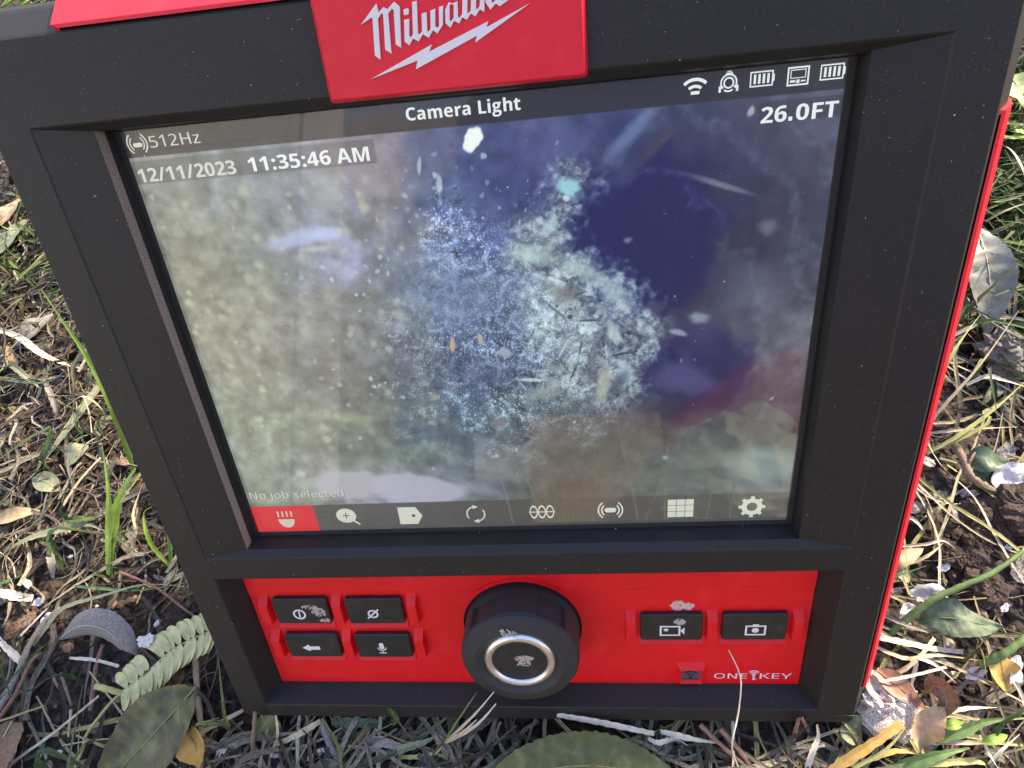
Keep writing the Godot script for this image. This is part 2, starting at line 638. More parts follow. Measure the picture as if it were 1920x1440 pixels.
func build_ground() -> void:
	bumps.seed = 4
	bumps.frequency = 0.011
	bumps.fractal_octaves = 3
	fine.seed = 9
	fine.frequency = 0.07
	fine.fractal_octaves = 3
	var n := 340
	var st := st_new(true)
	var xs := PackedFloat32Array()
	for i in n + 1:
		var u := 2.0 * i / n - 1.0
		xs.append(u * 620.0 + signf(u) * pow(absf(u), 9.0) * 60000.0)
	for j in n + 1:
		for i in n + 1:
			var x := xs[i]
			var z := xs[j] - 150.0
			st.add_vertex(Vector3(x, hgt(x, z), z) * 0.001)
	for j in n:
		for i in n:
			var a := j * (n + 1) + i
			for k in [a, a + 1, a + n + 2, a, a + n + 2, a + n + 1]:
				st.add_index(k)
	var o := part("ground", done(st), M.soil)
	o.set_meta("kind", "structure")
	o.set_meta("label", "dark brown crumbly garden soil under the monitor and litter")


func inside_device(x: float, z: float, margin := 0.0) -> bool:
	return absf(x) < 108.0 + margin and z < 44.0 + margin and z > -95.0 - margin


func scatter(called: String, label: String, meshes: Array, m: Material, count: int, colors: Array, size: Vector2, lift: Vector2, tilt: float, where := "all") -> void:
	var far := RandomNumberGenerator.new()
	far.seed = hash(called)
	for k in meshes.size():
		var mm := MultiMesh.new()
		mm.transform_format = MultiMesh.TRANSFORM_3D
		mm.use_colors = true
		mm.mesh = meshes[k]
		var spots := []
		while spots.size() < count * (1.42 if where != "base" else 1.0) / meshes.size():
			var x := rng.randf_range(-560, 460)
			var z := rng.randf_range(-600, 170)
			if far.randf() < 0.3 and where != "bare":  # thinner further out
				x = far.randf_range(-1500, 1400)
				z = far.randf_range(-1700, 700)
				if absf(x) < 460.0 and z > -600.0 and z < 170.0:
					continue
			elif rng.randf() < 0.55:  # thicker close to the monitor
				x = rng.randf_range(-330, 260)
				z = rng.randf_range(-230, 130)
			if where != "base" and inside_device(x, z, -4.0 if where != "blades" else 14.0):
				continue
			if where == "base":
				x = rng.randf_range(-112, 112)
				z = rng.randf_range(55, 68)
				if absf(x) > 104.0 and rng.randf() < 0.6:
					z = rng.randf_range(0, 50)
					x = signf(x) * rng.randf_range(112, 124)
			var bare := smoothstep(95.0, 42.0, Vector2((x - 168.0) * 0.9, z + 8.0).length())
			if where == "base" and Vector2(x - 18.0, z - 62.0).length() < 17.0:
				continue
			if where == "blades":
				bare = maxf(bare, 0.8 * smoothstep(55.0, 20.0, Vector2(x + 192.0, z - 30.0).length()))
				if rng.randf() < bare * 0.92:
					continue
				var covered := false
				for c in CLEAR:
					covered = covered or Vector2(x - c.x, z - c.y).length() < c.z
				if covered:
					continue
			if where == "right" and (x < 60.0 or rng.randf() < bare * 0.92):
				if x < 60.0 and z < 52.0:
					continue
			if where == "green" and rng.randf() > smoothstep(-60.0, -200.0, z) * (1.0 if x > 120.0 else 0.12) + 0.015:
				continue
			if where == "bare" and rng.randf() > bare + 0.25:
				continue
			spots.append(Vector2(x, z))
		mm.instance_count = spots.size()
		for i in spots.size():
			var p: Vector2 = spots[i]
			var s := rng.randf_range(size.x, size.y)
			var b := Basis.from_euler(Vector3(rng.randfn(0, tilt), rng.randf() * TAU, rng.randfn(0, tilt))).scaled(Vector3.ONE * s)
			mm.set_instance_transform(i, Transform3D(b, Vector3(p.x, hgt(p.x, p.y) + rng.randf_range(lift.x, lift.y), p.y) * 0.001))
			var c: Color = colors[rng.randi() % colors.size()]
			var v := rng.randf_range(0.65, 1.25)
			mm.set_instance_color(i, Color(c.r * v, c.g * v, c.b * v))
		var o := MultiMeshInstance3D.new()
		o.name = numbered(called, self)
		o.multimesh = mm
		o.material_override = m
		add_child(o, true)
		tag(o, label, "", "", "stuff")


func build_litter() -> void:
	var crumbs := []
	for k in 3:
		crumbs.append(stone_mesh(1.0, 40 + k, 0.75, 0.35, 5, 7))
	scatter("soil_crumbs", "loose crumbs of dark soil covering the ground", crumbs, M.crumb, 15000, [Color(0.035, 0.026, 0.021), Color(0.06, 0.045, 0.036), Color(0.10, 0.075, 0.06), Color(0.025, 0.018, 0.015)], Vector2(0.5, 2.4), Vector2(-0.3, 0.6), 0.5)
	scatter("grit", "small pale grit and broken bits in the soil", crumbs, M.crumb, 900, [Color(0.4, 0.36, 0.33), Color(0.55, 0.52, 0.5), Color(0.25, 0.19, 0.15), Color(0.30, 0.20, 0.15)], Vector2(0.5, 2.2), Vector2(0.0, 1.0), 0.5)
	var dry := []
	for k in 7:
		var pts := []
		var len := rng.randf_range(24, 60)
		var heading := 0.0
		var p := Vector3.ZERO
		for i in 6:
			pts.append(p + Vector3(0, rng.randf_range(-0.6, 1.8), 0))
			heading += rng.randfn(0, 0.35)
			p += Vector3(cos(heading), rng.randf_range(-0.1, 0.12), sin(heading)) * len / 5.0
		var mid: Vector3 = pts[3]
		for i in 6:
			pts[i] -= mid
		dry.append(ribbon_mesh(spline(pts, 3), rng.randf_range(0.7, 2.1), 0.3, 0.8, 0.7, rng.randf_range(-2, 2)))
	var dull := [Color(0.48, 0.46, 0.39), Color(0.06, 0.045, 0.035), Color(0.10, 0.08, 0.06), Color(0.17, 0.155, 0.13), Color(0.25, 0.23, 0.19), Color(0.13, 0.145, 0.10), Color(0.36, 0.33, 0.25), Color(0.10, 0.075, 0.055), Color(0.19, 0.22, 0.16), Color(0.15, 0.11, 0.08), Color(0.44, 0.41, 0.33)]
	scatter("grass_clippings", "matted dull grey and tan grass clippings strewn over the soil", dry, M.litter, 5000, dull, Vector2(0.5, 1.25), Vector2(0.2, 5.0), 0.16, "blades")
	var thin := []
	for k in 5:
		var pts := []
		var len := rng.randf_range(18, 46)
		var heading := 0.0
		var p := Vector3.ZERO
		for i in 6:
			pts.append(p + Vector3(0, rng.randf_range(-0.5, 2.0), 0))
			heading += rng.randfn(0, 0.5)
			p += Vector3(cos(heading), 0.02, sin(heading)) * len / 5.0
		var mid: Vector3 = pts[3]
		for i in 6:
			pts[i] -= mid
		thin.append(tube_mesh(spline(pts, 3), 0.32, 0.14, 4))
	scatter("rootlets", "fine tangled rootlets and hair thin stems", thin, M.litter, 3600, [Color(0.28, 0.23, 0.18), Color(0.45, 0.40, 0.32), Color(0.14, 0.10, 0.08), Color(0.55, 0.50, 0.40), Color(0.22, 0.13, 0.10)], Vector2(0.5, 1.2), Vector2(0.3, 5.0), 0.16, "blades")
	var long_straw := []
	for k in 5:
		var pts := []
		var len := rng.randf_range(45, 85)
		var heading := 0.0
		var p := Vector3.ZERO
		for i in 5:
			pts.append(p + Vector3(0, rng.randf_range(-1.0, 2.0), 0))
			heading += rng.randfn(0, 0.16)
			p += Vector3(cos(heading), 0.02, sin(heading)) * len / 4.0
		var mid: Vector3 = pts[2]
		for i in 5:
			pts[i] -= mid
		long_straw.append(ribbon_mesh(spline(pts, 4), rng.randf_range(0.9, 1.7), 0.25, 0.6))
	scatter("pale_straws", "long thin pale straws strewn to the right and in front", long_straw, M.litter, 850, [Color(0.62, 0.56, 0.38), Color(0.70, 0.66, 0.52), Color(0.48, 0.46, 0.20), Color(0.52, 0.44, 0.28), Color(0.40, 0.42, 0.16)], Vector2(0.6, 1.1), Vector2(2.0, 8.0), 0.12, "right")
	var pressed := []
	for k in 4:
		pressed.append(ribbon_mesh(spline([Vector3(-16, 0, 0), Vector3(-5, rng.randf_range(0, 4), rng.randf_range(-3, 3)), Vector3(6, rng.randf_range(-2, 3), rng.randf_range(-4, 4)), Vector3(17, rng.randf_range(-3, 2), rng.randf_range(-6, 6))], 4), rng.randf_range(1.0, 2.4), 0.25, 0.7))
	scatter("pressed_grass", "flattened dry grass bent against the base of the monitor", pressed, M.litter, 170, dull + [Color(0.55, 0.50, 0.38), Color(0.30, 0.32, 0.12)], Vector2(0.6, 1.3), Vector2(1.0, 8.0), 0.13, "base")
	var bits := []
	for k in 4:
		bits.append(tube_mesh(spline([Vector3(-9, 0, 0), Vector3(-2, rng.randf_range(-1, 1), rng.randf_range(-1, 1)), Vector3(9, 0, rng.randf_range(-2, 2))], 3), rng.randf_range(0.5, 1.0), 0.4, 5, 0.2))
	scatter("bark_bits", "short broken twig and bark bits in the litter", bits, M.litter, 1500, [Color(0.13, 0.095, 0.075), Color(0.22, 0.17, 0.13), Color(0.09, 0.065, 0.05), Color(0.30, 0.25, 0.2)], Vector2(0.5, 1.3), Vector2(0.2, 3.0), 0.15, "blades")
	var scraps := []
	for k in 4:
		scraps.append(leaf_mesh(spline([Vector3(-6, 0, 0), Vector3(0, 1.5, 0.8), Vector3(6, 0, 0)], 5), rng.randf_range(1.8, 3.4), rng.randf_range(-0.4, 0.5), 0.0, 0.2))
	scatter("leaf_scraps", "crumpled scraps of dead leaf in the litter", scraps, M.litter, 1100, [Color(0.16, 0.11, 0.08), Color(0.26, 0.25, 0.20), Color(0.20, 0.19, 0.16), Color(0.32, 0.22, 0.14), Color(0.22, 0.26, 0.18)], Vector2(0.5, 1.4), Vector2(0.5, 4.0), 0.3, "blades")
	var tufts := []
	for k in 4:
		var pts := [Vector3.ZERO, Vector3(rng.randf_range(-3, 3), 7, rng.randf_range(-3, 3)), Vector3(rng.randf_range(-9, 9), 13, rng.randf_range(-9, 9)), Vector3(rng.randf_range(-18, 18), 15, rng.randf_range(-18, 18))]
		tufts.append(ribbon_mesh(spline(pts, 3), rng.randf_range(1.2, 2.6), 0.4))
	scatter("green_grass", "short green grass growing in patches behind the monitor", tufts, M.litter, 5200, [Color(0.10, 0.20, 0.05), Color(0.07, 0.14, 0.05), Color(0.16, 0.25, 0.08), Color(0.22, 0.28, 0.10)], Vector2(0.6, 1.6), Vector2(-1.0, 2.0), 0.3, "green")


# ---------------------------------------------------------------- the monitor
func build_device() -> void:
	var c := cos(deg_to_rad(35.0))
	var s := sin(deg_to_rad(35.0))
	var o := ORIGIN
	device = thing("inspection_monitor", "black and red pipe inspection monitor with lit screen, knob and buttons leaning on the soil", "monitor", Vector3(o.x - 76.0, o.y * c + o.z * s + 68.0, o.z * c - o.y * s) * 0.001)
	device.transform.basis = Basis(Vector3(1, 0, 0), Vector3(0, c, -s), Vector3(0, s, c))
	build_housing()
	build_screen()
	build_badge()
	build_panel()
	build_knob()
	build_dust()


func outer(grow: float, r := 2.2) -> PackedVector2Array:
	return rrect(-23.7 - grow, 177.6 + grow, -74.9 - grow, 130.2 + grow, r + maxf(grow, -r + 0.3), 5)


func build_housing() -> void:
	# the flat face is two half polygons round the screen and panel openings, then the flanks go back
	var st := st_new()
	var face := outer(-0.5)
	for right in [true, false]:
		var half := PackedVector2Array()
		var sx := 1.0 if right else -1.0
		var row := []
		for p in face:
			if (p.x - 76.95) * sx > 0:
				row.append(p)
		row.sort_custom(func(a, b): return atan2(a.y - 27.6, (a.x - 76.95) * sx) < atan2(b.y - 27.6, (b.x - 76.95) * sx))
		half.append(Vector2(76.95, -74.4))
		for p in row:
			half.append(p)
		half.append(Vector2(76.95, 129.7))
		var ex := 167.1 if right else -14.7
		var px := 166.8 if right else -14.5
		for q in [Vector2(76.95, 113.8), Vector2(ex, 113.8), Vector2(ex, -4.4), Vector2(76.95, -4.4), Vector2(76.95, -11.7), Vector2(px, -11.7), Vector2(px, -69.1), Vector2(76.95, -69.1)]:
			half.append(q)
		flat(st, half, 7.0)
	loft(st, [ring(outer(-0.5), 7.0), ring(outer(0.0), 6.55), ring(outer(4.9), 0.6), ring(outer(5.6), -0.4), ring(outer(6.7), -3.0), ring(outer(7.2), -6.0)])
	loft(st, [ring(box2(-14.3, 166.7, -4.0, 113.4), 6.75), ring(box2(-14.7, 167.1, -4.4, 113.8), 7.0)])
	loft(st, [ring(box2(-14.1, 166.4, -68.7, -12.1), 6.75), ring(box2(-14.5, 166.8, -69.1, -11.7), 7.0)])
	part("front_housing", done(st), M.black, device)
	# screen opening: wide shallow slopes at the sides, steep walls, sills above and below
	st = st_new()
	for e in [[-14.3, -2.0, 1], [166.7, 154.0, -1]]:
		var a := D(e[0], -4.0, 6.75)
		var b := D(e[1], -2.4, 5.0)
		var cc := D(e[1], 112.0, 5.0)
		var d := D(e[0], 113.4, 6.75)
		var w0 := D(e[1], -1.6, -0.6)
		var w1 := D(e[1], 111.5, -0.6)
		if e[2] > 0:
			quad(st, a, b, cc, d)
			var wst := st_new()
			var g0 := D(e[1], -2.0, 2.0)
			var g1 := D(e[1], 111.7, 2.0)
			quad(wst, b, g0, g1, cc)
			part("screen_edge", done(wst), M.lit_dusty_wall, device)
			quad(st, g0 + Vector3(0.0004, 0, 0), w0 + Vector3(0.0005, 0, 0), w1 + Vector3(0.0005, 0, 0), g1 + Vector3(0.0004, 0, 0))
			quad(st, g0, g0 + Vector3(0.0004, 0, 0), g1 + Vector3(0.0004, 0, 0), g1)
		else:
			quad(st, b, a, d, cc)
			quad(st, w0, b, cc, w1)
	for e in [[-4.0, -2.4, -1.6, 1], [113.4, 112.0, 111.5, -1]]:
		var p := [D(-14.3, e[0], 6.75), D(-2.0, e[1], 5.0), D(-2.0, e[2], -0.6), D(154.0, e[2], -0.6), D(154.0, e[1], 5.0), D(166.7, e[0], 6.75)]
		if e[3] < 0:
			p.reverse()
		quad(st, p[0], p[5], p[4], p[1])
		quad(st, p[1], p[4], p[3], p[2])
	part("screen_surround", done(st), M.black, device)
	# control panel opening: four sloping walls
	st = st_new()
	loft(st, [ring(box2(-10.6, 162.7, -66.0, -13.4), -0.7), ring(box2(-14.1, 166.4, -68.7, -12.1), 6.75)])
	part("panel_surround", done(st), M.black, device)
	# the back shell tapers so that the monitor rests on its lower edge
	st = st_new()
	loft(st, [ring(rrect(-30.0, 184.0, -81.0, 136.8, 4.0, 5), -6.0), ring(rrect(-29.0, 183.0, -70.0, 136.0, 6.0, 5), -18.0), ring(rrect(-20.0, 174.0, -40.0, 128.0, 10.0, 5), -42.0), ring(rrect(-10.0, 164.0, -28.0, 118.0, 10.0, 5), -46.0)])
	flat(st, rrect(-10.0, 164.0, -28.0, 118.0, 10.0, 5), -46.0)
	part("back_housing", done(st), M.rubber, device)
	# folding stand behind, down to the soil
	for x in [20.0, 126.0]:
		st = st_new()
		var top := D(x, 92.0, -44.0)
		var foot := D(x, 92.0, -44.0) + Vector3(0, -0.128, -0.060)
		for k in 8:
			var a0 := TAU * k / 8
			var a1 := TAU * (k + 1) / 8
			var q0 := Vector3(cos(a0), 0, sin(a0)) * 0.005
			var q1 := Vector3(cos(a1), 0, sin(a1)) * 0.005
			quad(st, top + q0, foot + q0, foot + q1, top + q1)
		part("stand_leg", done(st), M.rubber, device)
	# red bumper strips set into the chamfer, on top and at both sides
	st = st_new()
	var prof := [Vector2(0.4, 6.9), Vector2(1.1, 6.9), Vector2(6.3, 0.7), Vector2(7.6, -2.4), Vector2(8.0, -5.4)]
	var rows := []
	for e in [[-0.1, -6.0], [153.5, 158.0]]:
		var row := PackedVector3Array()
		for i in prof.size():
			row.append(D(lerpf(e[0], e[1], float(i) / (prof.size() - 1)), 130.2 + prof[i].x, prof[i].y))
		rows.append(row)
	for i in prof.size() - 1:
		quad(st, rows[0][i], rows[1][i], rows[1][i + 1], rows[0][i + 1])
	for k in 2:
		var under := PackedVector3Array()
		for i in prof.size():
			under.append(rows[k][i] + Vector3(0, -0.0012, -0.001))
		for i in prof.size() - 1:
			if k == 0:
				quad(st, under[i], rows[0][i], rows[0][i + 1], under[i + 1])
			else:
				quad(st, rows[1][i], under[i], under[i + 1], rows[1][i + 1])
	part("top_bumper", done(st), M.badge, device)
	for side in [1, -1]:
		st = st_new()
		rows = []
		var sp := [Vector2(1.2, 5.6), Vector2(2.0, 5.5), Vector2(5.9, 0.6), Vector2(7.4, -2.6), Vector2(7.8, -5.4)]
		if side < 0:
			sp = [Vector2(0.85, 5.6), Vector2(0.95, 5.5), Vector2(5.2, 0.6), Vector2(6.9, -2.6), Vector2(7.4, -5.4)]
		for y in [-60.0, 99.0]:
			var row := PackedVector3Array()
			for i in sp.size():
				var lean: float = (3.0 if y > 0 else -2.5) * i / 4.0
				row.append(D((177.6 + sp[i].x) if side > 0 else (-23.7 - sp[i].x), y + lean, sp[i].y))
			rows.append(row)
		for i in sp.size() - 1:
			if side > 0:
				quad(st, rows[0][i], rows[0][i + 1], rows[1][i + 1], rows[1][i])
			else:
				quad(st, rows[1][i], rows[1][i + 1], rows[0][i + 1], rows[0][i])
		for k in 2:
			var under := PackedVector3Array()
			for i in sp.size():
				under.append(rows[k][i] + Vector3(-0.0012 * side, 0, -0.001))
			for i in sp.size() - 1:
				quad(st, rows[k][i], rows[k][i + 1], under[i + 1], under[i])
		part("side_bumper", done(st), M.badge, device)


func build_screen() -> void:
	var st := st_new()
	flat(st, box2(-2.0, 154.0, -1.6, 111.5), -0.3)
	part("screen_backing", done(st), M.matte, device)
	var w := 152.0
	var h := 111.27
	st = st_new()
	for q in [[0, 0], [1, 1], [1, 0], [0, 0], [0, 1], [1, 1]]:
		st.set_uv(Vector2(q[0], 1.0 - q[1]))
		st.add_vertex(D(q[0] * w, q[1] * h, 0.0))
	var lit := plain(Color(0.006, 0.006, 0.007), 0.35)
	lit.emission_enabled = true
	lit.emission = Color.BLACK
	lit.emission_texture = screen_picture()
	lit.emission_energy_multiplier = LIT
	var display := part("display", done(st), lit, device)
	var ui := glow(Color(0.90, 0.93, 0.93), LIT * 0.95)
	var warm := glow(Color(0.84, 0.86, 0.80), LIT * 0.85)
	var dim := glow(Color(0.72, 0.76, 0.72), LIT)
	var shade := glow(Color(0.20, 0.22, 0.21), LIT)
	var z := 0.06
	lettering("512Hz", false, [6.1, 17.9, 107.6, 110.0], z, warm, display)
	lettering("Camera Light", true, [64.3, 88.4, 107.05, 110.5], z, ui, display)
	lettering("12/11/2023", true, [0.8, 24.2, 100.65, 103.55], z, warm, display)
	lettering("11:35:46 AM", true, [27.2, 54.9, 100.75, 103.75], z, ui, display)
	lettering("26", true, [136.6, 141.6, 100.95, 103.95], z, ui, display)
	icon([box2(142.0, 142.75, 101.0, 101.75)], z, ui, display, "lettering")
	lettering("0FT", true, [143.4, 151.4, 100.95, 103.95], z, ui, display)
	lettering("No job selected", false, [1.14, 29.6, 11.14, 14.48], 0.04, shade, display)
	lettering("No job selected", false, [1.0, 29.45, 11.3, 14.6], z, dim, display)
	var v := Vector2(3.15, 108.7)
	icon([rrect(2.1, 4.3, 108.0, 108.85, 0.4), arc(v, 1.5, 1.75, 130, 230), arc(v, 2.15, 2.45, 125, 235), arc(v, 1.5, 1.75, -50, 50), arc(v, 2.15, 2.45, -55, 55)], z, warm, display)
	v = Vector2(123.4, 107.0)
	icon([arc(v, 2.9, 3.5, 48, 132), arc(v, 1.7, 2.25, 52, 128), box2(122.6, 124.3, 107.5, 108.1)], z, ui, display)
	v = Vector2(129.9, 109.0)
	icon([arc(v, 0.75, 1.05, 0, 360, 24), arc(v, 1.35, 1.65, -40, 220, 24), box2(128.0, 128.45, 107.4, 108.3), box2(131.35, 131.8, 107.4, 108.3), box2(128.0, 128.9, 108.2, 108.5), box2(130.9, 131.8, 108.2, 108.5), box2(129.3, 130.6, 110.6, 110.8), box2(129.5, 130.4, 110.95, 111.1), arc(v, 1.35, 1.65, 236, 304, 8)], z, ui, display)
	for x in [133.95, 147.15]:
		var list := [box2(x, x + 4.4, 107.75, 108.0), box2(x, x + 4.4, 110.25, 110.5), box2(x, x + 0.25, 108.0, 110.25), box2(x + 4.15, x + 4.4, 108.0, 110.25), box2(x + 4.4, x + 4.65, 108.5, 109.8)]
		for k in 4:
			list.append(box2(x + 0.7 + k * 0.85, x + 1.15 + k * 0.85, 108.3, 110.0))
		icon(list, z, ui, display)
	icon([box2(141.0, 145.1, 107.3, 107.6), box2(141.0, 145.1, 110.35, 110.65), box2(141.0, 141.3, 107.6, 110.35), box2(144.8, 145.1, 107.6, 110.35), box2(141.6, 144.5, 108.6, 108.75), box2(141.6, 144.5, 110.0, 110.15), box2(141.6, 141.75, 108.75, 110.0), box2(144.35, 144.5, 108.75, 110.0), box2(141.6, 142.6, 107.9, 108.3), box2(142.8, 143.4, 107.75, 108.35), box2(143.6, 144.5, 107.95, 108.2)], z, ui, display)
	# toolbar
	icon([box2(0.0, 19.15, 0.0, 9.3)], 0.03, glow(Color(0.80, 0.14, 0.17), LIT), display, "selected_tile")
	var list := []
	for k in 4:
		list.append(bar2(Vector2(7.8 + k * 1.35, 7.4), Vector2(7.75 + k * 1.35, 5.4), 0.5))
	var bowl := PackedVector2Array([Vector2(7.25, 4.5)])
	for i in 13:
		var a := PI + PI * i / 12.0
		bowl.append(Vector2(9.8 + 2.5 * cos(a), 4.4 + 3.0 * sin(a)))
	bowl.append(Vector2(12.35, 4.5))
	list.append(bowl)
	icon(list, z, glow(Color(0.86, 0.82, 0.76), LIT * 0.8), display)
	icon([disc2(Vector2(28.4, 5.25), 3.0, 2.55), bar2(Vector2(30.2, 3.6), Vector2(32.0, 2.0), 0.55)], z, warm, display)
	icon([box2(27.3, 29.5, 5.1, 5.4), box2(28.25, 28.55, 4.2, 6.3)], z + 0.02, shade, display)
	icon([poly2([44.15, 7.7, 49.4, 7.7, 51.1, 4.6, 49.4, 1.65, 44.1, 1.65])], z, warm, display)
	icon([disc2(Vector2(48.5, 4.65), 0.5, 0.5)], z + 0.02, shade, display)
	v = Vector2(66.7, 4.65)
	icon([arc(v, 2.35, 2.75, 105, 215), arc(v, 2.35, 2.75, -75, 35), poly2([66.0, 7.9, 67.6, 7.15, 66.1, 6.4]), poly2([67.4, 2.9, 65.8, 2.15, 67.3, 1.4])], z, warm, display)
	icon([arc(Vector2(83.3, 4.8), 0.85, 1.15, 0, 360, 20), arc(Vector2(85.6, 4.8), 0.85, 1.15, 0, 360, 20), arc(Vector2(87.9, 4.8), 0.85, 1.15, 0, 360, 20), box2(81.9, 89.3, 4.65, 4.95)].map(func(p): return tall(p, 4.8, 2.0)), z, warm, display)
	v = Vector2(104.7, 4.8)
	icon([rrect(103.1, 106.3, 4.05, 5.6, 0.7), arc(v, 2.15, 2.6, 138, 222), arc(v, 3.1, 3.55, 130, 230), arc(v, 2.15, 2.6, -42, 42), arc(v, 3.1, 3.55, -50, 50)], z, warm, display)
	list = []
	for i in 3:
		for j in 3:
			list.append(box2(120.3 + i * 2.36, 122.5 + i * 2.36, 1.85 + j * 2.04, 3.72 + j * 2.04))
	icon(list, z, warm, display)
	list = [arc(Vector2(142.7, 4.7), 1.4, 2.75, 0, 360, 32)]
	for k in 8:
		var d := Vector2.from_angle(TAU * k / 8)
		list.append(bar2(Vector2(142.7, 4.7) + d * 2.6, Vector2(142.7, 4.7) + d * 3.5, 1.0))
	icon(list, z, warm, display)
	part("screen_glass", glass_pane(), M.glass, device)


func tall(p: PackedVector2Array, mid: float, k: float) -> PackedVector2Array:
	var q := PackedVector2Array()
	var is_bar := p.size() == 4
	for v in p:
		q.append(v if is_bar else Vector2(v.x, mid + (v.y - mid) * k))
	return q


func glass_pane() -> ArrayMesh:
	var st := st_new()
	flat(st, box2(-1.4, 153.4, -1.15, 111.45), 0.45)
	return done(st)


const LIT := 0.385
const SHADES := [
	"8e9186 8c9495 87929c 978f9c 8a8694 5a668e 505689 5f6590 464a80 50527a 5c5c70 66667a",
	"91927e 91988e 88929a 8a94a2 868690 566490 4c5686 4b4c88 383876 3c3e70 4c4e66 5c5c66",
	"929278 88907a 828e94 98a0c2 7e848a 647498 566090 708298 342e68 383462 484a5c 5c5c66",
	"96967e 969484 8e9088 848a88 7e8688 6e8098 6e7e98 98aaa4 4a4a74 423e62 4c4e5c 5e5e66",
	"96927e 969482 868882 7e8484 707680 566686 5a6480 8ca2a4 58627a 585a70 686a74 747478",
	"929880 8e927e 7e8478 74786f 656e78 566280 4c5870 829292 606474 4c4c6c 5c5c6a 66666e",
	"8e987e 88927a 7e887a 798478 69787e 5a6e7a 64727a 6e7a7a 64697a 56566a 5a5a66 606068",
	"8e9884 8e9684 828e7e 748478 6e7e7e 606a74 6e7474 6a7274 6c746e 6a7470 6e786e 6a7270",
	"88927e 8e988e 989ca6 a0a0b0 82878f 6e747a 6e746e 787468 7e8278 828c80 78887f 82989a",
]


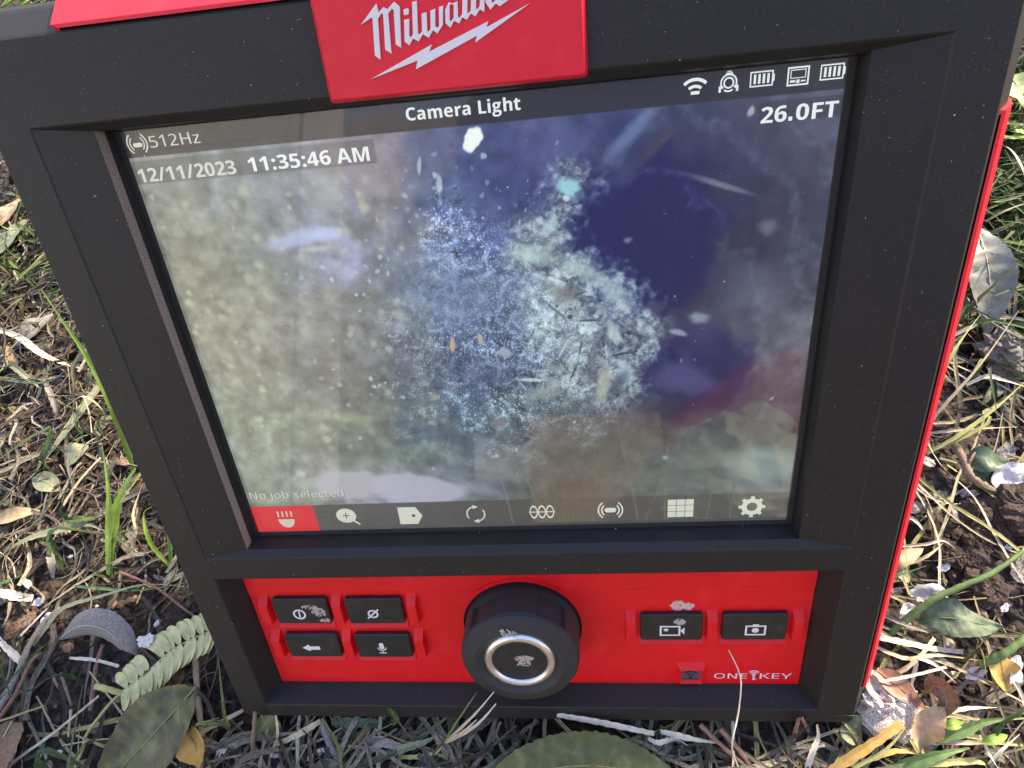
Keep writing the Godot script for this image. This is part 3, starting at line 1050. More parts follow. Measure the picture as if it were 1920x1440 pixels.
func screen_picture() -> ImageTexture:
	# what the screen shows: the pipe camera's picture of rubble in murky water, with the display's own bars
	var w := 768
	var h := 562
	var grid := []
	for row in SHADES:
		var cells := []
		for x in (row as String).split(" "):
			cells.append(Color(x))
		grid.append(cells)
	var big := FastNoiseLite.new()
	big.seed = 5
	big.frequency = 0.018
	big.fractal_octaves = 4
	var mid := FastNoiseLite.new()
	mid.seed = 15
	mid.frequency = 0.07
	mid.fractal_octaves = 3
	var tiny := FastNoiseLite.new()
	tiny.seed = 25
	tiny.frequency = 0.32
	tiny.fractal_octaves = 2
	var im := Image.create(w, h, false, Image.FORMAT_RGB8)
	var ridge := FastNoiseLite.new()
	ridge.seed = 35
	ridge.frequency = 0.03
	ridge.fractal_type = FastNoiseLite.FRACTAL_RIDGED
	ridge.fractal_octaves = 4
	ridge.domain_warp_enabled = true
	ridge.domain_warp_amplitude = 22.0
	ridge.domain_warp_frequency = 0.03
	var cell := FastNoiseLite.new()
	cell.seed = 45
	cell.noise_type = FastNoiseLite.TYPE_CELLULAR
	cell.frequency = 0.085
	cell.cellular_return_type = FastNoiseLite.RETURN_DISTANCE2_SUB
	var chunk := FastNoiseLite.new()
	chunk.seed = 52
	chunk.noise_type = FastNoiseLite.TYPE_CELLULAR
	chunk.frequency = 0.042
	chunk.cellular_return_type = FastNoiseLite.RETURN_CELL_VALUE
	chunk.domain_warp_enabled = true
	chunk.domain_warp_amplitude = 14.0
	chunk.domain_warp_frequency = 0.05
	var crack := chunk.duplicate()
	crack.cellular_return_type = FastNoiseLite.RETURN_DISTANCE2_SUB
	for y in h:
		var v := float(y) / h
		for x in w:
			var u := float(x) / w
			var wob := Vector2(big.get_noise_2d(x, y), big.get_noise_2d(x + 900, y)) * 0.05
			var gx := clampf((u + wob.x) * 12.0 - 0.5, 0.0, 10.999)
			var gy := clampf((v - 0.05 + wob.y) / 0.865 * 9.0 - 0.5, 0.0, 7.999)
			var i := int(gx)
			var j := int(gy)
			var c: Color = (grid[j][i] as Color).lerp(grid[j][i + 1], smoothstep(0, 1, gx - i)).lerp((grid[j + 1][i] as Color).lerp(grid[j + 1][i + 1], smoothstep(0, 1, gx - i)), smoothstep(0, 1, gy - j))
			var wet := clampf(smoothstep(0.40, 0.16, Vector2((u - 0.55 + (v - 0.4) * 0.1) * 1.05, (v - 0.38) * 0.82).length() + big.get_noise_2d(x + 500, y) * 0.12), 0, 1)
			var rubble := wet * smoothstep(0.62, 0.5, u - (v - 0.3) * 0.75)
			var soft := 0.006 + maxf(0.0, v - 0.25) * 0.55
			var brink := 0.476 - (minf(v, 0.25) - 0.068) * 0.33 - maxf(0.0, v - 0.25) * 0.22 + mid.get_noise_2d(y, 7) * 0.02
			rubble *= smoothstep(-soft, soft, u - brink)
			var t := tiny.get_noise_2d(x, y)
			var ri := ridge.get_noise_2d(x, y)
			var n := big.get_noise_2d(x * 1.6, y * 1.6) * 0.16 + mid.get_noise_2d(x, y) * (0.05 + 0.16 * rubble) + t * (0.02 + 0.10 * rubble)
			n += rubble * (ri * 0.32 + (cell.get_noise_2d(x, y * 0.8) + 0.6) * 0.22 - 0.05)
			n += smoothstep(0.5, 0.3, u) * (0.10 * big.get_noise_2d(x * 1.1 + y * 0.4 + 77, y * 1.3 - x * 0.5) + 0.035 * mid.get_noise_2d(x * 0.8, y * 0.8) - 0.07)
			n += 0.02 * sin(y * 1.9 + x * 0.05)
			c = Color(c.r * (1.0 + n), c.g * (1.0 + n * 1.02), c.b * (1.0 + n * 1.04))
			var glint := smoothstep(0.30, 0.58, t + 0.25 * mid.get_noise_2d(x * 2, y * 2)) * rubble + smoothstep(0.5, 0.85, ri) * rubble * 0.6
			c = c.lerp(Color(0.74, 0.82, 0.90), clampf(glint, 0, 0.9))
			# a dark navy area right of centre and the pale broken rim round it
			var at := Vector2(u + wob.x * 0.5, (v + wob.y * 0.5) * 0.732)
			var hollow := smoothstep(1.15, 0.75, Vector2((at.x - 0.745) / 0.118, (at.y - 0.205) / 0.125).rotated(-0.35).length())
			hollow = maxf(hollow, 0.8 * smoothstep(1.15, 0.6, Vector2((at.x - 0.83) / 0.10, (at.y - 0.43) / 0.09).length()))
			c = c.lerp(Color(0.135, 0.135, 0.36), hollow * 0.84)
			var navy_spread := smoothstep(1.3, 0.3, Vector2((at.x - 0.84) / 0.24, (at.y - 0.20) / 0.20).length())
			c = c.lerp(Color(0.21, 0.205, 0.36), navy_spread * 0.55)
			# faint ribs of the pipe wall curving away at the right
			var out := Vector2((at.x - 0.60) * 0.9, at.y - 0.36).length() + 0.012 * mid.get_noise_2d(x * 0.5, y * 0.5)
			var ribs := pow(0.5 + 0.5 * sin(out * 92.0 + 2.5 * big.get_noise_2d(x * 0.6, y * 0.6)), 5.0) * smoothstep(0.22, 0.30, out) * smoothstep(0.62, 0.72, u)
			c = c.lerp(Color(0.50, 0.53, 0.60), ribs * 0.22 * (1.0 + mid.get_noise_2d(x, y)))
			var near := 9.0
			for e in RIM.size() - 1:
				near = minf(near, at.distance_to(Geometry2D.get_closest_point_to_segment(at, RIM[e], RIM[e + 1])))
			var debris := maxf(exp(-pow(near / 0.048, 2.0)), 0.75 * smoothstep(1.2, 0.5, Vector2((at.x - 0.655) / 0.095, (at.y - 0.375) / 0.12).length()))
			var piece := chunk.get_noise_2d(x, y * 1.15) * 0.5 + 0.5
			var gap := smoothstep(-0.98, -0.80, crack.get_noise_2d(x, y * 1.15))
			c = c * lerpf(1.0, 0.62 + 0.55 * piece + 0.28 * gap, rubble * 0.8)
			var rim := debris * 1.2 + ri * 0.35 + mid.get_noise_2d(x, y) * 0.4 - 0.45
			var tone := Color(0.19, 0.22, 0.33).lerp(Color(0.77, 0.82, 0.82), clampf(piece * 0.95 + 0.18 + 0.3 * t + 0.4 * mid.get_noise_2d(x * 1.5, y * 1.5), 0, 1) * (0.45 + 0.55 * gap))
			c = c.lerp(tone, clampf(rim * 1.05, 0, 0.8))
			var murk := lerpf(1.0, 0.72, smoothstep(0.52, 0.75, v) * smoothstep(0.45, 0.62, u))
			c = Color((c.r - 0.45) * 1.3 + 0.39, (c.g - 0.45) * 1.3 + 0.415, (c.b - 0.45) * 1.3 + 0.42) * murk
			var grey := c.get_luminance()
			c = c.lerp(Color(grey, grey * 1.01, grey * 1.06), (0.30 + 0.12 * smoothstep(0.45, 0.2, u)) * (1.0 - 0.8 * hollow))
			im.set_pixel(x, y, Color(clampf(c.r, 0, 1), clampf(c.g, 0, 1), clampf(c.b, 0, 1)))
	var r := RandomNumberGenerator.new()
	r.seed = 11
	# soft bright grains drifting near the lens, then sharp grains and splinters on the rubble
	for k in 120:
		blot(im, Vector2(r.randf_range(0.0, 0.42), r.randf_range(0.12, 0.75)), r.randf_range(0.003, 0.014), r.randf_range(0.8, 1.2), 0.0, Color(0.76, 0.78, 0.68), r.randf_range(0.2, 0.62), 0.8)
	for k in 120:
		blot(im, Vector2(r.randf_range(0.0, 1.0), r.randf_range(0.12, 0.9)), r.randf_range(0.02, 0.06), r.randf_range(0.3, 0.8), r.randf_range(-0.9, 0.9), Color(0.25, 0.27, 0.33) if r.randf() < 0.5 else Color(0.66, 0.68, 0.64), r.randf_range(0.05, 0.2), 1.0)
	for k in 420:
		var q := Vector2(r.randfn(0.50, 0.13), r.randfn(0.40, 0.17))
		if q.y < 0.06 or q.y > 0.9 or (q.x > 0.66 and q.y < 0.40):
			continue
		var dark := r.randf() < 0.15 and q.x > 0.45
		blot(im, q, r.randf_range(0.0015, 0.006), r.randf_range(0.3, 1.0), r.randf() * PI, Color(0.13, 0.16, 0.26) if dark else Color(0.72, 0.80, 0.88), r.randf_range(0.25, 0.8), 0.5)
	for k in 90:
		blot(im, Vector2(r.randfn(0.63, 0.06), r.randfn(0.42, 0.09)), r.randf_range(0.004, 0.014), r.randf_range(0.25, 0.8), r.randf() * PI, Color(0.74, 0.82, 0.80) if r.randf() < 0.6 else Color(0.20, 0.23, 0.34), r.randf_range(0.15, 0.5), 0.9)
	for k in 60:
		blot(im, Vector2(r.randfn(0.56, 0.07), r.randfn(0.52, 0.06)), r.randf_range(0.008, 0.024), 0.12, r.randf() * PI, Color(0.76, 0.80, 0.86) if r.randf() < 0.6 else Color(0.15, 0.17, 0.25), r.randf_range(0.3, 0.8), 0.4)
	for e in SPOTS:
		blot(im, Vector2(e[0], e[1]), e[2], e[3], e[4], e[5], e[6], e[7], e.size() > 8)
	# the display's bars
	var rows := [[0.0, 1.0, 0.0, 0.0494, Color(0.12, 0.125, 0.15), 0.9], [0.0, 0.372, 0.056, 0.100, Color(0.22, 0.23, 0.24), 0.36], [0.897, 1.0, 0.057, 0.094, Color(0.16, 0.16, 0.20), 0.5], [0.0, 1.0, 0.9165, 1.0, Color(0.27, 0.275, 0.26), 0.84]]
	for b in rows:
		for y in range(int(b[2] * h), int(b[3] * h)):
			for x in range(int(b[0] * w), int(b[1] * w)):
				im.set_pixel(x, y, im.get_pixel(x, y).lerp(b[4], b[5]))
	return ImageTexture.create_from_image(im)


const RIM := [Vector2(0.642, 0.13), Vector2(0.615, 0.18), Vector2(0.575, 0.225), Vector2(0.64, 0.255), Vector2(0.695, 0.285), Vector2(0.735, 0.34), Vector2(0.715, 0.42), Vector2(0.70, 0.46)]
const SPOTS := [  # where, radius, flatness, turn, colour, strength, softness
	[0.83, 0.50, 0.06, 0.8, 0.9, Color(0.25, 0.22, 0.38), 0.5, 0.8],
	[0.81, 0.60, 0.07, 0.55, 0.3, Color(0.31, 0.31, 0.50), 0.7, 0.6],
	[0.60, 0.10, 0.10, 0.3, -0.4, Color(0.27, 0.27, 0.50), 0.5, 0.9],
	[0.73, 0.085, 0.075, 0.22, -0.75, Color(0.46, 0.55, 0.70), 0.6, 0.8],
	[0.76, 0.115, 0.065, 0.2, -0.75, Color(0.28, 0.24, 0.30), 0.6, 0.8],
	[0.511, 0.072, 0.021, 0.62, -0.9, Color(0.93, 0.96, 0.94), 1.0, 0.25],
	[0.641, 0.175, 0.022, 0.8, 0.4, Color(0.60, 0.82, 0.86), 0.9, 0.6],
	[0.655, 0.190, 0.009, 0.7, 0.4, Color(0.28, 0.38, 0.55), 0.8, 0.6],
	[0.636, 0.195, 0.007, 0.7, 0.4, Color(0.85, 0.90, 0.88), 0.8, 0.5],
	[0.612, 0.245, 0.022, 0.5, -1.1, Color(0.68, 0.80, 0.80), 0.7, 0.7],
	[0.585, 0.30, 0.055, 0.42, 0.2, Color(0.72, 0.82, 0.78), 0.65, 0.8],
	[0.655, 0.34, 0.05, 0.4, 0.55, Color(0.72, 0.80, 0.78), 0.6, 0.8],
	[0.70, 0.39, 0.05, 0.45, 0.75, Color(0.70, 0.80, 0.82), 0.65, 0.8],
	[0.625, 0.39, 0.03, 0.7, 0.1, Color(0.44, 0.44, 0.44), 0.7, 0.7],
	[0.70, 0.485, 0.025, 0.55, 1.2, Color(0.80, 0.88, 0.88), 0.7, 0.6],
	[0.72, 0.58, 0.03, 0.6, 1.2, Color(0.66, 0.78, 0.82), 0.6, 0.7],
	[0.665, 0.55, 0.013, 3.6, 0.1, Color(0.30, 0.30, 0.34), 0.5, 0.8],
	[0.682, 0.605, 0.016, 2.6, 0.2, Color(0.72, 0.74, 0.66), 0.7, 0.6],
	[0.708, 0.60, 0.012, 3.0, 0.6, Color(0.28, 0.33, 0.42), 0.7, 0.7],
	[0.44, 0.49, 0.005, 3.4, 0.15, Color(0.78, 0.68, 0.54), 0.95, 0.4],
	[0.487, 0.478, 0.005, 2.2, -0.1, Color(0.80, 0.72, 0.58), 0.95, 0.4],
	[0.525, 0.515, 0.014, 0.8, 0.3, Color(0.72, 0.78, 0.80), 0.7, 0.5],
	[0.23, 0.232, 0.08, 0.2, -0.12, Color(0.66, 0.72, 0.88), 0.75, 0.7],
	[0.27, 0.225, 0.035, 0.5, 0.1, Color(0.70, 0.75, 0.90), 0.7, 0.7],
	[0.25, 0.255, 0.04, 0.2, 0.0, Color(0.80, 0.80, 0.78), 0.5, 0.9],
	[0.155, 0.255, 0.03, 0.7, 0.6, Color(0.38, 0.42, 0.44), 0.6, 0.9],
	[0.455, 0.15, 0.006, 3.0, 0.12, Color(0.80, 0.82, 0.84), 0.7, 0.5],
	[0.43, 0.11, 0.004, 4.0, 0.2, Color(0.78, 0.82, 0.86), 0.7, 0.5],
	[0.36, 0.10, 0.09, 0.6, 0.2, Color(0.58, 0.54, 0.58), 0.45, 0.9],
	[0.29, 0.14, 0.035, 1.2, 0.1, Color(0.62, 0.70, 0.68), 0.5, 0.8],
	[0.42, 0.36, 0.12, 0.9, 0.5, Color(0.38, 0.46, 0.62), 0.45, 0.9],
	[0.50, 0.40, 0.12, 0.8, 0.0, Color(0.30, 0.36, 0.50), 0.4, 0.9],
	[0.48, 0.56, 0.14, 0.35, 0.15, Color(0.26, 0.31, 0.42), 0.55, 0.9],
	[0.40, 0.72, 0.13, 0.16, 0.35, Color(0.24, 0.29, 0.38), 0.5, 0.9],
	[0.58, 0.62, 0.05, 0.4, -0.1, Color(0.58, 0.64, 0.60), 0.6, 0.7],
	[0.565, 0.585, 0.03, 0.14, 0.08, Color(0.80, 0.84, 0.80), 0.8, 0.5],
	[0.50, 0.69, 0.03, 0.5, 0.0, Color(0.52, 0.46, 0.47), 0.6, 0.8],
	[0.95, 0.83, 0.10, 0.5, 0.1, Color(0.52, 0.60, 0.58), 0.7, 0.7],
	[0.80, 0.86, 0.12, 0.22, 0.1, Color(0.38, 0.42, 0.40), 0.5, 0.9],
	[0.855, 0.195, 0.075, 0.09, 0.36, Color(0.58, 0.60, 0.62), 0.6, 0.8],
	[0.92, 0.28, 0.02, 0.9, 0.2, Color(0.55, 0.58, 0.60), 0.5, 0.8],
	[0.905, 0.40, 0.09, 0.7, 0.3, Color(0.46, 0.48, 0.54), 0.45, 0.9],
	[0.83, 0.46, 0.022, 0.6, 0.2, Color(0.60, 0.66, 0.70), 0.7, 0.7],
	[0.80, 0.49, 0.02, 0.35, 0.3, Color(0.66, 0.72, 0.74), 0.7, 0.6],
	[0.765, 0.43, 0.02, 0.9, 0.2, Color(0.26, 0.25, 0.36), 0.7, 0.7],
	[0.21, 0.855, 0.085, 0.42, 0.05, Color(0.64, 0.65, 0.70), 0.9, 0.3],
	[0.33, 0.875, 0.10, 0.40, 0.12, Color(0.66, 0.67, 0.74), 0.9, 0.3],
	[0.22, 0.76, 0.11, 0.24, 0.1, Color(0.34, 0.38, 0.36), 0.55, 0.9],
	[0.12, 0.815, 0.012, 0.9, 0.5, Color(0.72, 0.72, 0.76), 0.7, 0.6],
	[0.45, 0.88, 0.06, 0.3, 0.3, Color(0.60, 0.64, 0.70), 0.5, 0.8],
	[0.24, 0.66, 0.12, 0.12, 0.1, Color(0.62, 0.66, 0.54), 0.5, 0.9],
	[0.35, 0.63, 0.12, 0.10, 0.1, Color(0.34, 0.40, 0.40), 0.5, 0.9],
	[0.13, 0.72, 0.06, 0.4, 0.2, Color(0.42, 0.47, 0.42), 0.5, 0.9],
	[0.885, 0.07, 0.006, 1.5, 0.4, Color(0.75, 0.72, 0.76), 0.8, 0.6],
]


func blot(im: Image, at: Vector2, radius: float, flatness: float, turn: float, c: Color, strength: float, soft: float, square := false) -> void:
	var w := im.get_width()
	var h := im.get_height()
	var p := Vector2(at.x * w, at.y * h)
	var r := radius * w
	var reach := r * maxf(1.0, flatness) * (1.4 if square else 1.0)
	for y in range(maxi(0, int(p.y - reach)), mini(h, int(p.y + reach) + 2)):
		for x in range(maxi(0, int(p.x - reach)), mini(w, int(p.x + reach) + 2)):
			var d := (Vector2(x, y) - p).rotated(-turn)
			var e := Vector2(d.x / r, d.y / (r * flatness)).abs()
			var q := maxf(e.x, e.y) if square else e.length() * (1.0 + 0.07 * sin(atan2(d.y, d.x) * 3.0 + at.x * 90.0) + 0.05 * sin(atan2(d.y, d.x) * 7.0 + at.y * 70.0))
			if q < 1.0:
				im.set_pixel(x, y, im.get_pixel(x, y).lerp(c, strength * smoothstep(1.0, 1.0 - soft, q)))


func build_badge() -> void:
	var st := st_new()
	var top := rrect(52.5, 101.3, 113.1, 131.2, 0.5, 3)
	flat(st, top, 9.2)
	loft(st, [ring(top, 9.2), ring(rrect(52.2, 101.6, 112.8, 131.5, 0.7, 3), 8.9), ring(rrect(51.3, 102.1, 112.45, 131.9, 0.9, 3), 7.2), ring(rrect(51.3, 102.1, 112.45, 131.9, 0.9, 3), 5.2)])
	# the badge folds over the top edge, level with the bumper
	quad(st, D(52.0, 131.2, 9.2), D(101.6, 131.2, 9.2), D(101.6, 139.2, -1.4), D(52.0, 139.2, -1.4))
	quad(st, D(52.0, 139.2, -1.4), D(101.6, 139.2, -1.4), D(101.6, 139.4, -5.4), D(52.0, 139.4, -5.4))
	tri(st, D(52.0, 131.2, 9.2), D(52.0, 139.2, -1.4), D(52.0, 131.2, 5.2))
	tri(st, D(101.6, 131.2, 9.2), D(101.6, 131.2, 5.2), D(101.6, 139.2, -1.4))
	var b := part("badge", done(st), M.badge, device)
	var z0 := 9.1
	var z1 := 9.65
	var word := [
		[60.81, 124.87, 64.31, 127.87, 64.46, 126.45, 65.55, 127.20, 66.23, 126.82, 67.63, 127.80, 68.52, 127.02, 67.65, 120.52, 66.75, 121.14, 67.35, 126.51, 67.08, 126.85, 66.19, 126.12, 65.64, 119.77, 64.61, 120.49, 65.28, 126.05, 65.00, 126.32, 64.14, 125.53, 63.40, 118.99, 62.47, 119.70, 63.18, 125.71, 62.96, 125.81],
		[69.12, 126.45, 69.94, 126.60, 70.14, 126.35, 69.92, 125.63, 69.11, 125.59],
		[68.99, 124.86, 69.94, 124.92, 69.50, 122.37, 69.76, 121.94, 70.28, 122.46, 70.93, 127.43, 71.78, 127.56, 71.19, 122.53, 71.43, 122.26, 72.03, 122.77, 72.38, 125.50, 73.29, 125.64, 72.99, 122.83, 73.17, 122.49, 73.68, 123.00, 74.06, 125.80, 74.97, 126.02, 74.57, 123.31, 74.90, 123.00, 75.31, 123.24, 75.69, 126.18, 76.46, 126.34, 76.03, 123.41, 74.81, 122.13, 74.06, 122.73, 73.08, 121.58, 72.10, 122.28, 71.12, 121.21, 70.17, 121.78, 69.28, 120.77, 68.52, 121.38],
		[76.78, 125.68, 77.62, 126.76, 78.18, 126.47, 79.18, 126.75, 78.96, 124.38, 79.21, 124.16, 79.79, 124.72, 80.17, 127.27, 81.05, 127.37, 80.73, 124.82, 80.84, 124.62, 81.40, 125.07, 81.79, 127.48, 82.62, 127.55, 82.39, 125.28, 82.55, 125.11, 83.12, 125.59, 83.40, 127.62, 84.31, 128.88, 83.83, 124.63, 83.06, 125.09, 82.11, 124.10, 81.40, 124.64, 80.50, 123.75, 79.72, 124.18, 79.01, 123.31, 78.14, 123.79, 77.35, 122.80, 76.53, 123.60],
		[84.14, 126.18, 85.20, 127.14, 86.01, 127.13, 85.27, 126.14, 85.42, 125.82, 86.20, 126.35, 86.33, 127.55, 87.16, 127.77, 88.10, 128.4, 88.5, 127.6, 87.25, 126.7, 87.20, 125.95, 88.11, 126.46, 88.34, 125.98, 86.72, 125.23, 86.00, 125.68, 84.95, 124.87],
		[88.6, 127.1, 89.0, 129.0, 90.2, 130.0, 91.1, 129.1, 89.8, 128.2, 89.7, 127.5, 90.7, 127.9, 91.1, 127.4, 89.4, 126.4],
	]
	var hole := poly2([77.63, 126.14, 77.83, 126.45, 78.43, 126.25, 78.16, 124.30, 77.58, 123.77, 77.33, 124.03])
	for i in word.size():
		st = st_new()
		var p := poly2(word[i])
		if i == 3:  # the eye of the letter, opened with a hairline cut
			hole.append_array(PackedVector2Array())
			var cut := Geometry2D.merge_polygons(hole, bar2(Vector2(77.55, 124.3), Vector2(77.38, 122.4), 0.03))
			p = Geometry2D.clip_polygons(p, cut[0])[0]
		prism(st, p, z0, z1)
		part("raised_letter", done(st), M.white, b)
	st = st_new()
	prism(st, poly2([60.98, 115.92, 73.48, 120.48, 72.83, 119.36, 84.38, 123.13, 83.92, 122.20, 92.18, 125.15, 81.60, 120.00, 82.09, 121.08, 69.90, 116.74, 70.40, 118.15]), z0, z1)
	part("lightning_bolt", done(st), M.white, b)


func build_panel() -> void:
	# backing, then an upper strip and a lower plate with a hairline between them that arches over the knob
	var st := st_new()
	flat(st, box2(-10.8, 162.9, -66.3, -13.2), -0.7)
	part("panel_backing", done(st), M.matte, device)
	var lower := PackedVector2Array([Vector2(162.7, -66.0), Vector2(162.7, -24.55)])
	var upper := PackedVector2Array([Vector2(-10.6, -13.4), Vector2(-10.6, -24.25)])
	var a0 := asin((-24.55 - KNOB.y) / 20.0)
	for i in 25:
		var a := lerpf(a0, PI - a0, i / 24.0)
		lower.append(KNOB + Vector2(cos(a), sin(a)) * 20.0)
	var a1 := asin((-24.25 - KNOB.y) / 20.35)
	for i in 25:
		var a := lerpf(PI - a1, a1, i / 24.0)
		upper.append(KNOB + Vector2(cos(a), sin(a)) * 20.35)
	upper.append_array(PackedVector2Array([Vector2(162.7, -24.25), Vector2(162.7, -13.4)]))
	lower.append_array(PackedVector2Array([Vector2(-10.6, -24.55), Vector2(-10.6, -66.0)]))
	# the knob's well: cut out with a slit so that the plate stays one outline
	var well := PackedVector2Array()
	for i in 48:
		well.append(KNOB + Vector2.from_angle(TAU * i / 48) * 18.75)
	var cut: PackedVector2Array = Geometry2D.merge_polygons(well, bar2(Vector2(KNOB.x, KNOB.y - 18.0), Vector2(KNOB.x, -70.0), 0.02))[0]
	st = st_new()
	var plate: PackedVector2Array = Geometry2D.clip_polygons(lower, cut)[0]
	prism(st, plate, -0.7, 0.0)
	var lp := part("control_panel", done(st), M.red, device)
	st = st_new()
	prism(st, upper, -0.7, 0.25)
	part("panel_strip", done(st), M.red, device)
	st = st_new()
	var wall := []
	for z in [0.0, -2.5]:
		wall.append(ring(well, z))
	wall.reverse()
	loft(st, wall)
	flat(st, well, -2.5)
	part("knob_well", done(st), M.red, device)
	# buttons in their red guards
	var spots := [[-3.0, -36.5, 18.2, 10.7], [21.0, -36.7, 18.4, 10.7], [-2.9, -51.8, 18.2, 10.4], [21.0, -52.0, 18.4, 10.4], [112.9, -44.4, 18.5, 10.7], [137.2, -44.4, 18.8, 10.7]]
	var z := 1.78
	for i in spots.size():
		var b: Array = spots[i]
		var key := part("button", block(b[0], b[0] + b[2], b[1], b[1] + b[3], 0.0, 1.7, 1.0, 0.35), M.rubber, device)
		match i:
			0:
				icon([arc(Vector2(5.2, -32.2), 1.5, 2.15, 0, 360, 28), bar2(Vector2(5.25, -30.9), Vector2(5.15, -33.5), 0.5)], z, M.white, key)
			1:
				icon([arc(Vector2(29.55, -32.25), 1.15, 1.75, 0, 360, 28), bar2(Vector2(27.6, -34.1), Vector2(31.5, -30.4), 0.6)], z, M.white, key)
			2:
				icon([poly2([2.3, -47.4, 4.9, -45.8, 4.9, -46.7, 8.4, -46.7, 8.4, -48.3, 4.9, -48.3, 4.9, -49.0])], z, M.white, key)
			3:
				icon([rrect(28.75, 30.35, -48.2, -45.2, 0.75), arc(Vector2(29.55, -47.3), 1.2, 1.55, 180, 360), box2(29.4, 29.7, -49.6, -48.6), box2(28.3, 30.8, -50.0, -49.6)], z, M.white, key)
			4:
				icon([box2(118.6, 124.8, -42.3, -41.75), box2(118.6, 124.8, -38.7, -38.1), box2(118.6, 119.2, -41.75, -38.7), box2(124.2, 124.8, -41.75, -38.7), disc2(Vector2(120.5, -39.8), 0.7, 0.6), poly2([124.7, -40.2, 126.0, -38.8, 126.0, -41.7])], z, M.white, key)
			5:
				icon([box2(143.8, 149.9, -42.2, -41.6), box2(143.8, 149.9, -38.7, -38.1), box2(143.8, 144.4, -41.6, -38.7), box2(149.3, 149.9, -41.6, -38.7), box2(145.9, 147.7, -38.1, -37.6), disc2(Vector2(146.8, -40.1), 1.05, 1.0)], z, M.white, key)
		# the ledge under the button slopes up to the light
		st = st_new()
		var x0: float = b[0] - 0.3
		var x1: float = b[0] + b[2] + 0.3
		var y: float = b[1] - 0.25
		quad(st, D(x0, y - 1.7, 1.25), D(x1, y - 1.7, 1.25), D(x1, y, 0.05), D(x0, y, 0.05))
		quad(st, D(x0, y - 2.1, 0.0), D(x1, y - 2.1, 0.0), D(x1, y - 1.7, 1.25), D(x0, y - 1.7, 1.25))
		tri(st, D(x0, y, 0.0), D(x0, y - 2.1, 0.0), D(x0, y - 1.7, 1.25))
		tri(st, D(x1, y, 0.0), D(x1, y - 1.7, 1.25), D(x1, y - 2.1, 0.0))
		part("ledge", done(st), M.red, lp)
	for e in [[-7.8, -36.2], [16.5, -36.2], [40.8, -36.2], [-7.8, -51.4], [16.6, -51.4], [40.8, -51.4], [108.2, -43.9], [132.4, -43.9], [157.2, -43.9]]:
		# guard rib beside a button, its upper end cut to a slope
		st = st_new()
		var x0: float = e[0]
		var x1: float = e[0] + 3.4
		var y0: float = e[1]
		var y1: float = e[1] + 10.7
		var hh := 2.3
		quad(st, D(x0 + 0.3, y0, hh), D(x1 - 0.3, y0, hh), D(x1 - 0.3, y1 - 3.0, hh), D(x0 + 0.3, y1 - 3.0, hh))
		quad(st, D(x0 + 0.3, y1 - 3.0, hh), D(x1 - 0.3, y1 - 3.0, hh), D(x1 - 0.1, y1, 0.0), D(x0 + 0.1, y1, 0.0))
		quad(st, D(x0, y0 - 0.3, 0.0), D(x1, y0 - 0.3, 0.0), D(x1 - 0.3, y0, hh), D(x0 + 0.3, y0, hh))
		quad(st, D(x0, y0 - 0.3, 0.0), D(x0 + 0.3, y0, hh), D(x0 + 0.3, y1 - 3.0, hh), D(x0 + 0.1, y1, 0.0))
		quad(st, D(x1, y0 - 0.3, 0.0), D(x1 - 0.1, y1, 0.0), D(x1 - 0.3, y1 - 3.0, hh), D(x1 - 0.3, y0, hh))
		part("guard_rib", done(st), M.red, lp)
	# wireless window in its raised frame, and the lettering beside it
	st = st_new()
	var sill := rrect(126.0, 131.7, -63.5, -58.4, 0.3)
	var crest := rrect(125.5, 132.3, -64.1, -57.9, 0.6)
	loft(st, [ring(sill, 0.6), ring(crest, 1.7)])
	loft(st, [ring(crest, 1.7), ring(rrect(124.4, 133.9, -65.9, -56.1, 1.2), 0.0)])
	var frame := part("window_frame", done(st), M.red, device)
	st = st_new()
	flat(st, rrect(125.9, 131.8, -63.6, -58.3, 0.3), 0.65)
	var lens := part("sensor_window", done(st), M.lens, frame)
	var v := Vector2(128.85, -62.3)
	icon([arc(v, 2.4, 3.0, 45, 135), arc(v, 1.1, 1.7, 45, 135), disc2(v + Vector2(0, -0.1), 0.6, 0.5), box2(126.3, 131.5, -63.2, -62.9)], 0.72, M.matte, lens)
	lettering("ONE", false, [136.4, 146.6, -63.55, -61.15], 0.07, M.white, lp)
	lettering("KEY", false, [150.5, 160.3, -63.5, -61.1], 0.07, M.white, lp)
	v = Vector2(148.6, -61.9)
	icon([disc2(v + Vector2(0, 0.2), 0.55, 0.55), bar2(Vector2(148.6, -61.9), Vector2(148.7, -64.2), 0.6), box2(148.9, 149.5, -63.9, -63.6), arc(v, 1.05, 1.4, 35, 145), arc(v, 1.75, 2.15, 40, 140)], 0.07, M.white, lp)
	smudge("dried_mud", Vector2(124.2, -31.5), 2.2, 1.9, 0.05, 90, 3, M.scuff, lp)
	smudge("dried_mud", Vector2(127.0, -31.8), 1.8, 1.4, 0.05, 60, 4, M.scuff, lp)
	smudge("dried_mud", Vector2(124.6, -36.4), 1.7, 1.2, 1.75, 50, 5, M.dust, lp)
	smudge("dried_mud", Vector2(11.8, -31.2), 2.2, 1.9, 1.75, 60, 6, M.mud, lp)
	smudge("dried_mud", Vector2(9.0, -29.2), 2.6, 0.8, 1.75, 24, 7, M.mud, lp)
	smudge("dried_mud", Vector2(13.2, -34.9), 1.8, 0.8, 1.75, 22, 8, M.mud, lp)
	smudge("dried_mud", Vector2(8.5, -39.3), 3.6, 0.35, 0.05, 14, 9, M.scuff, lp)


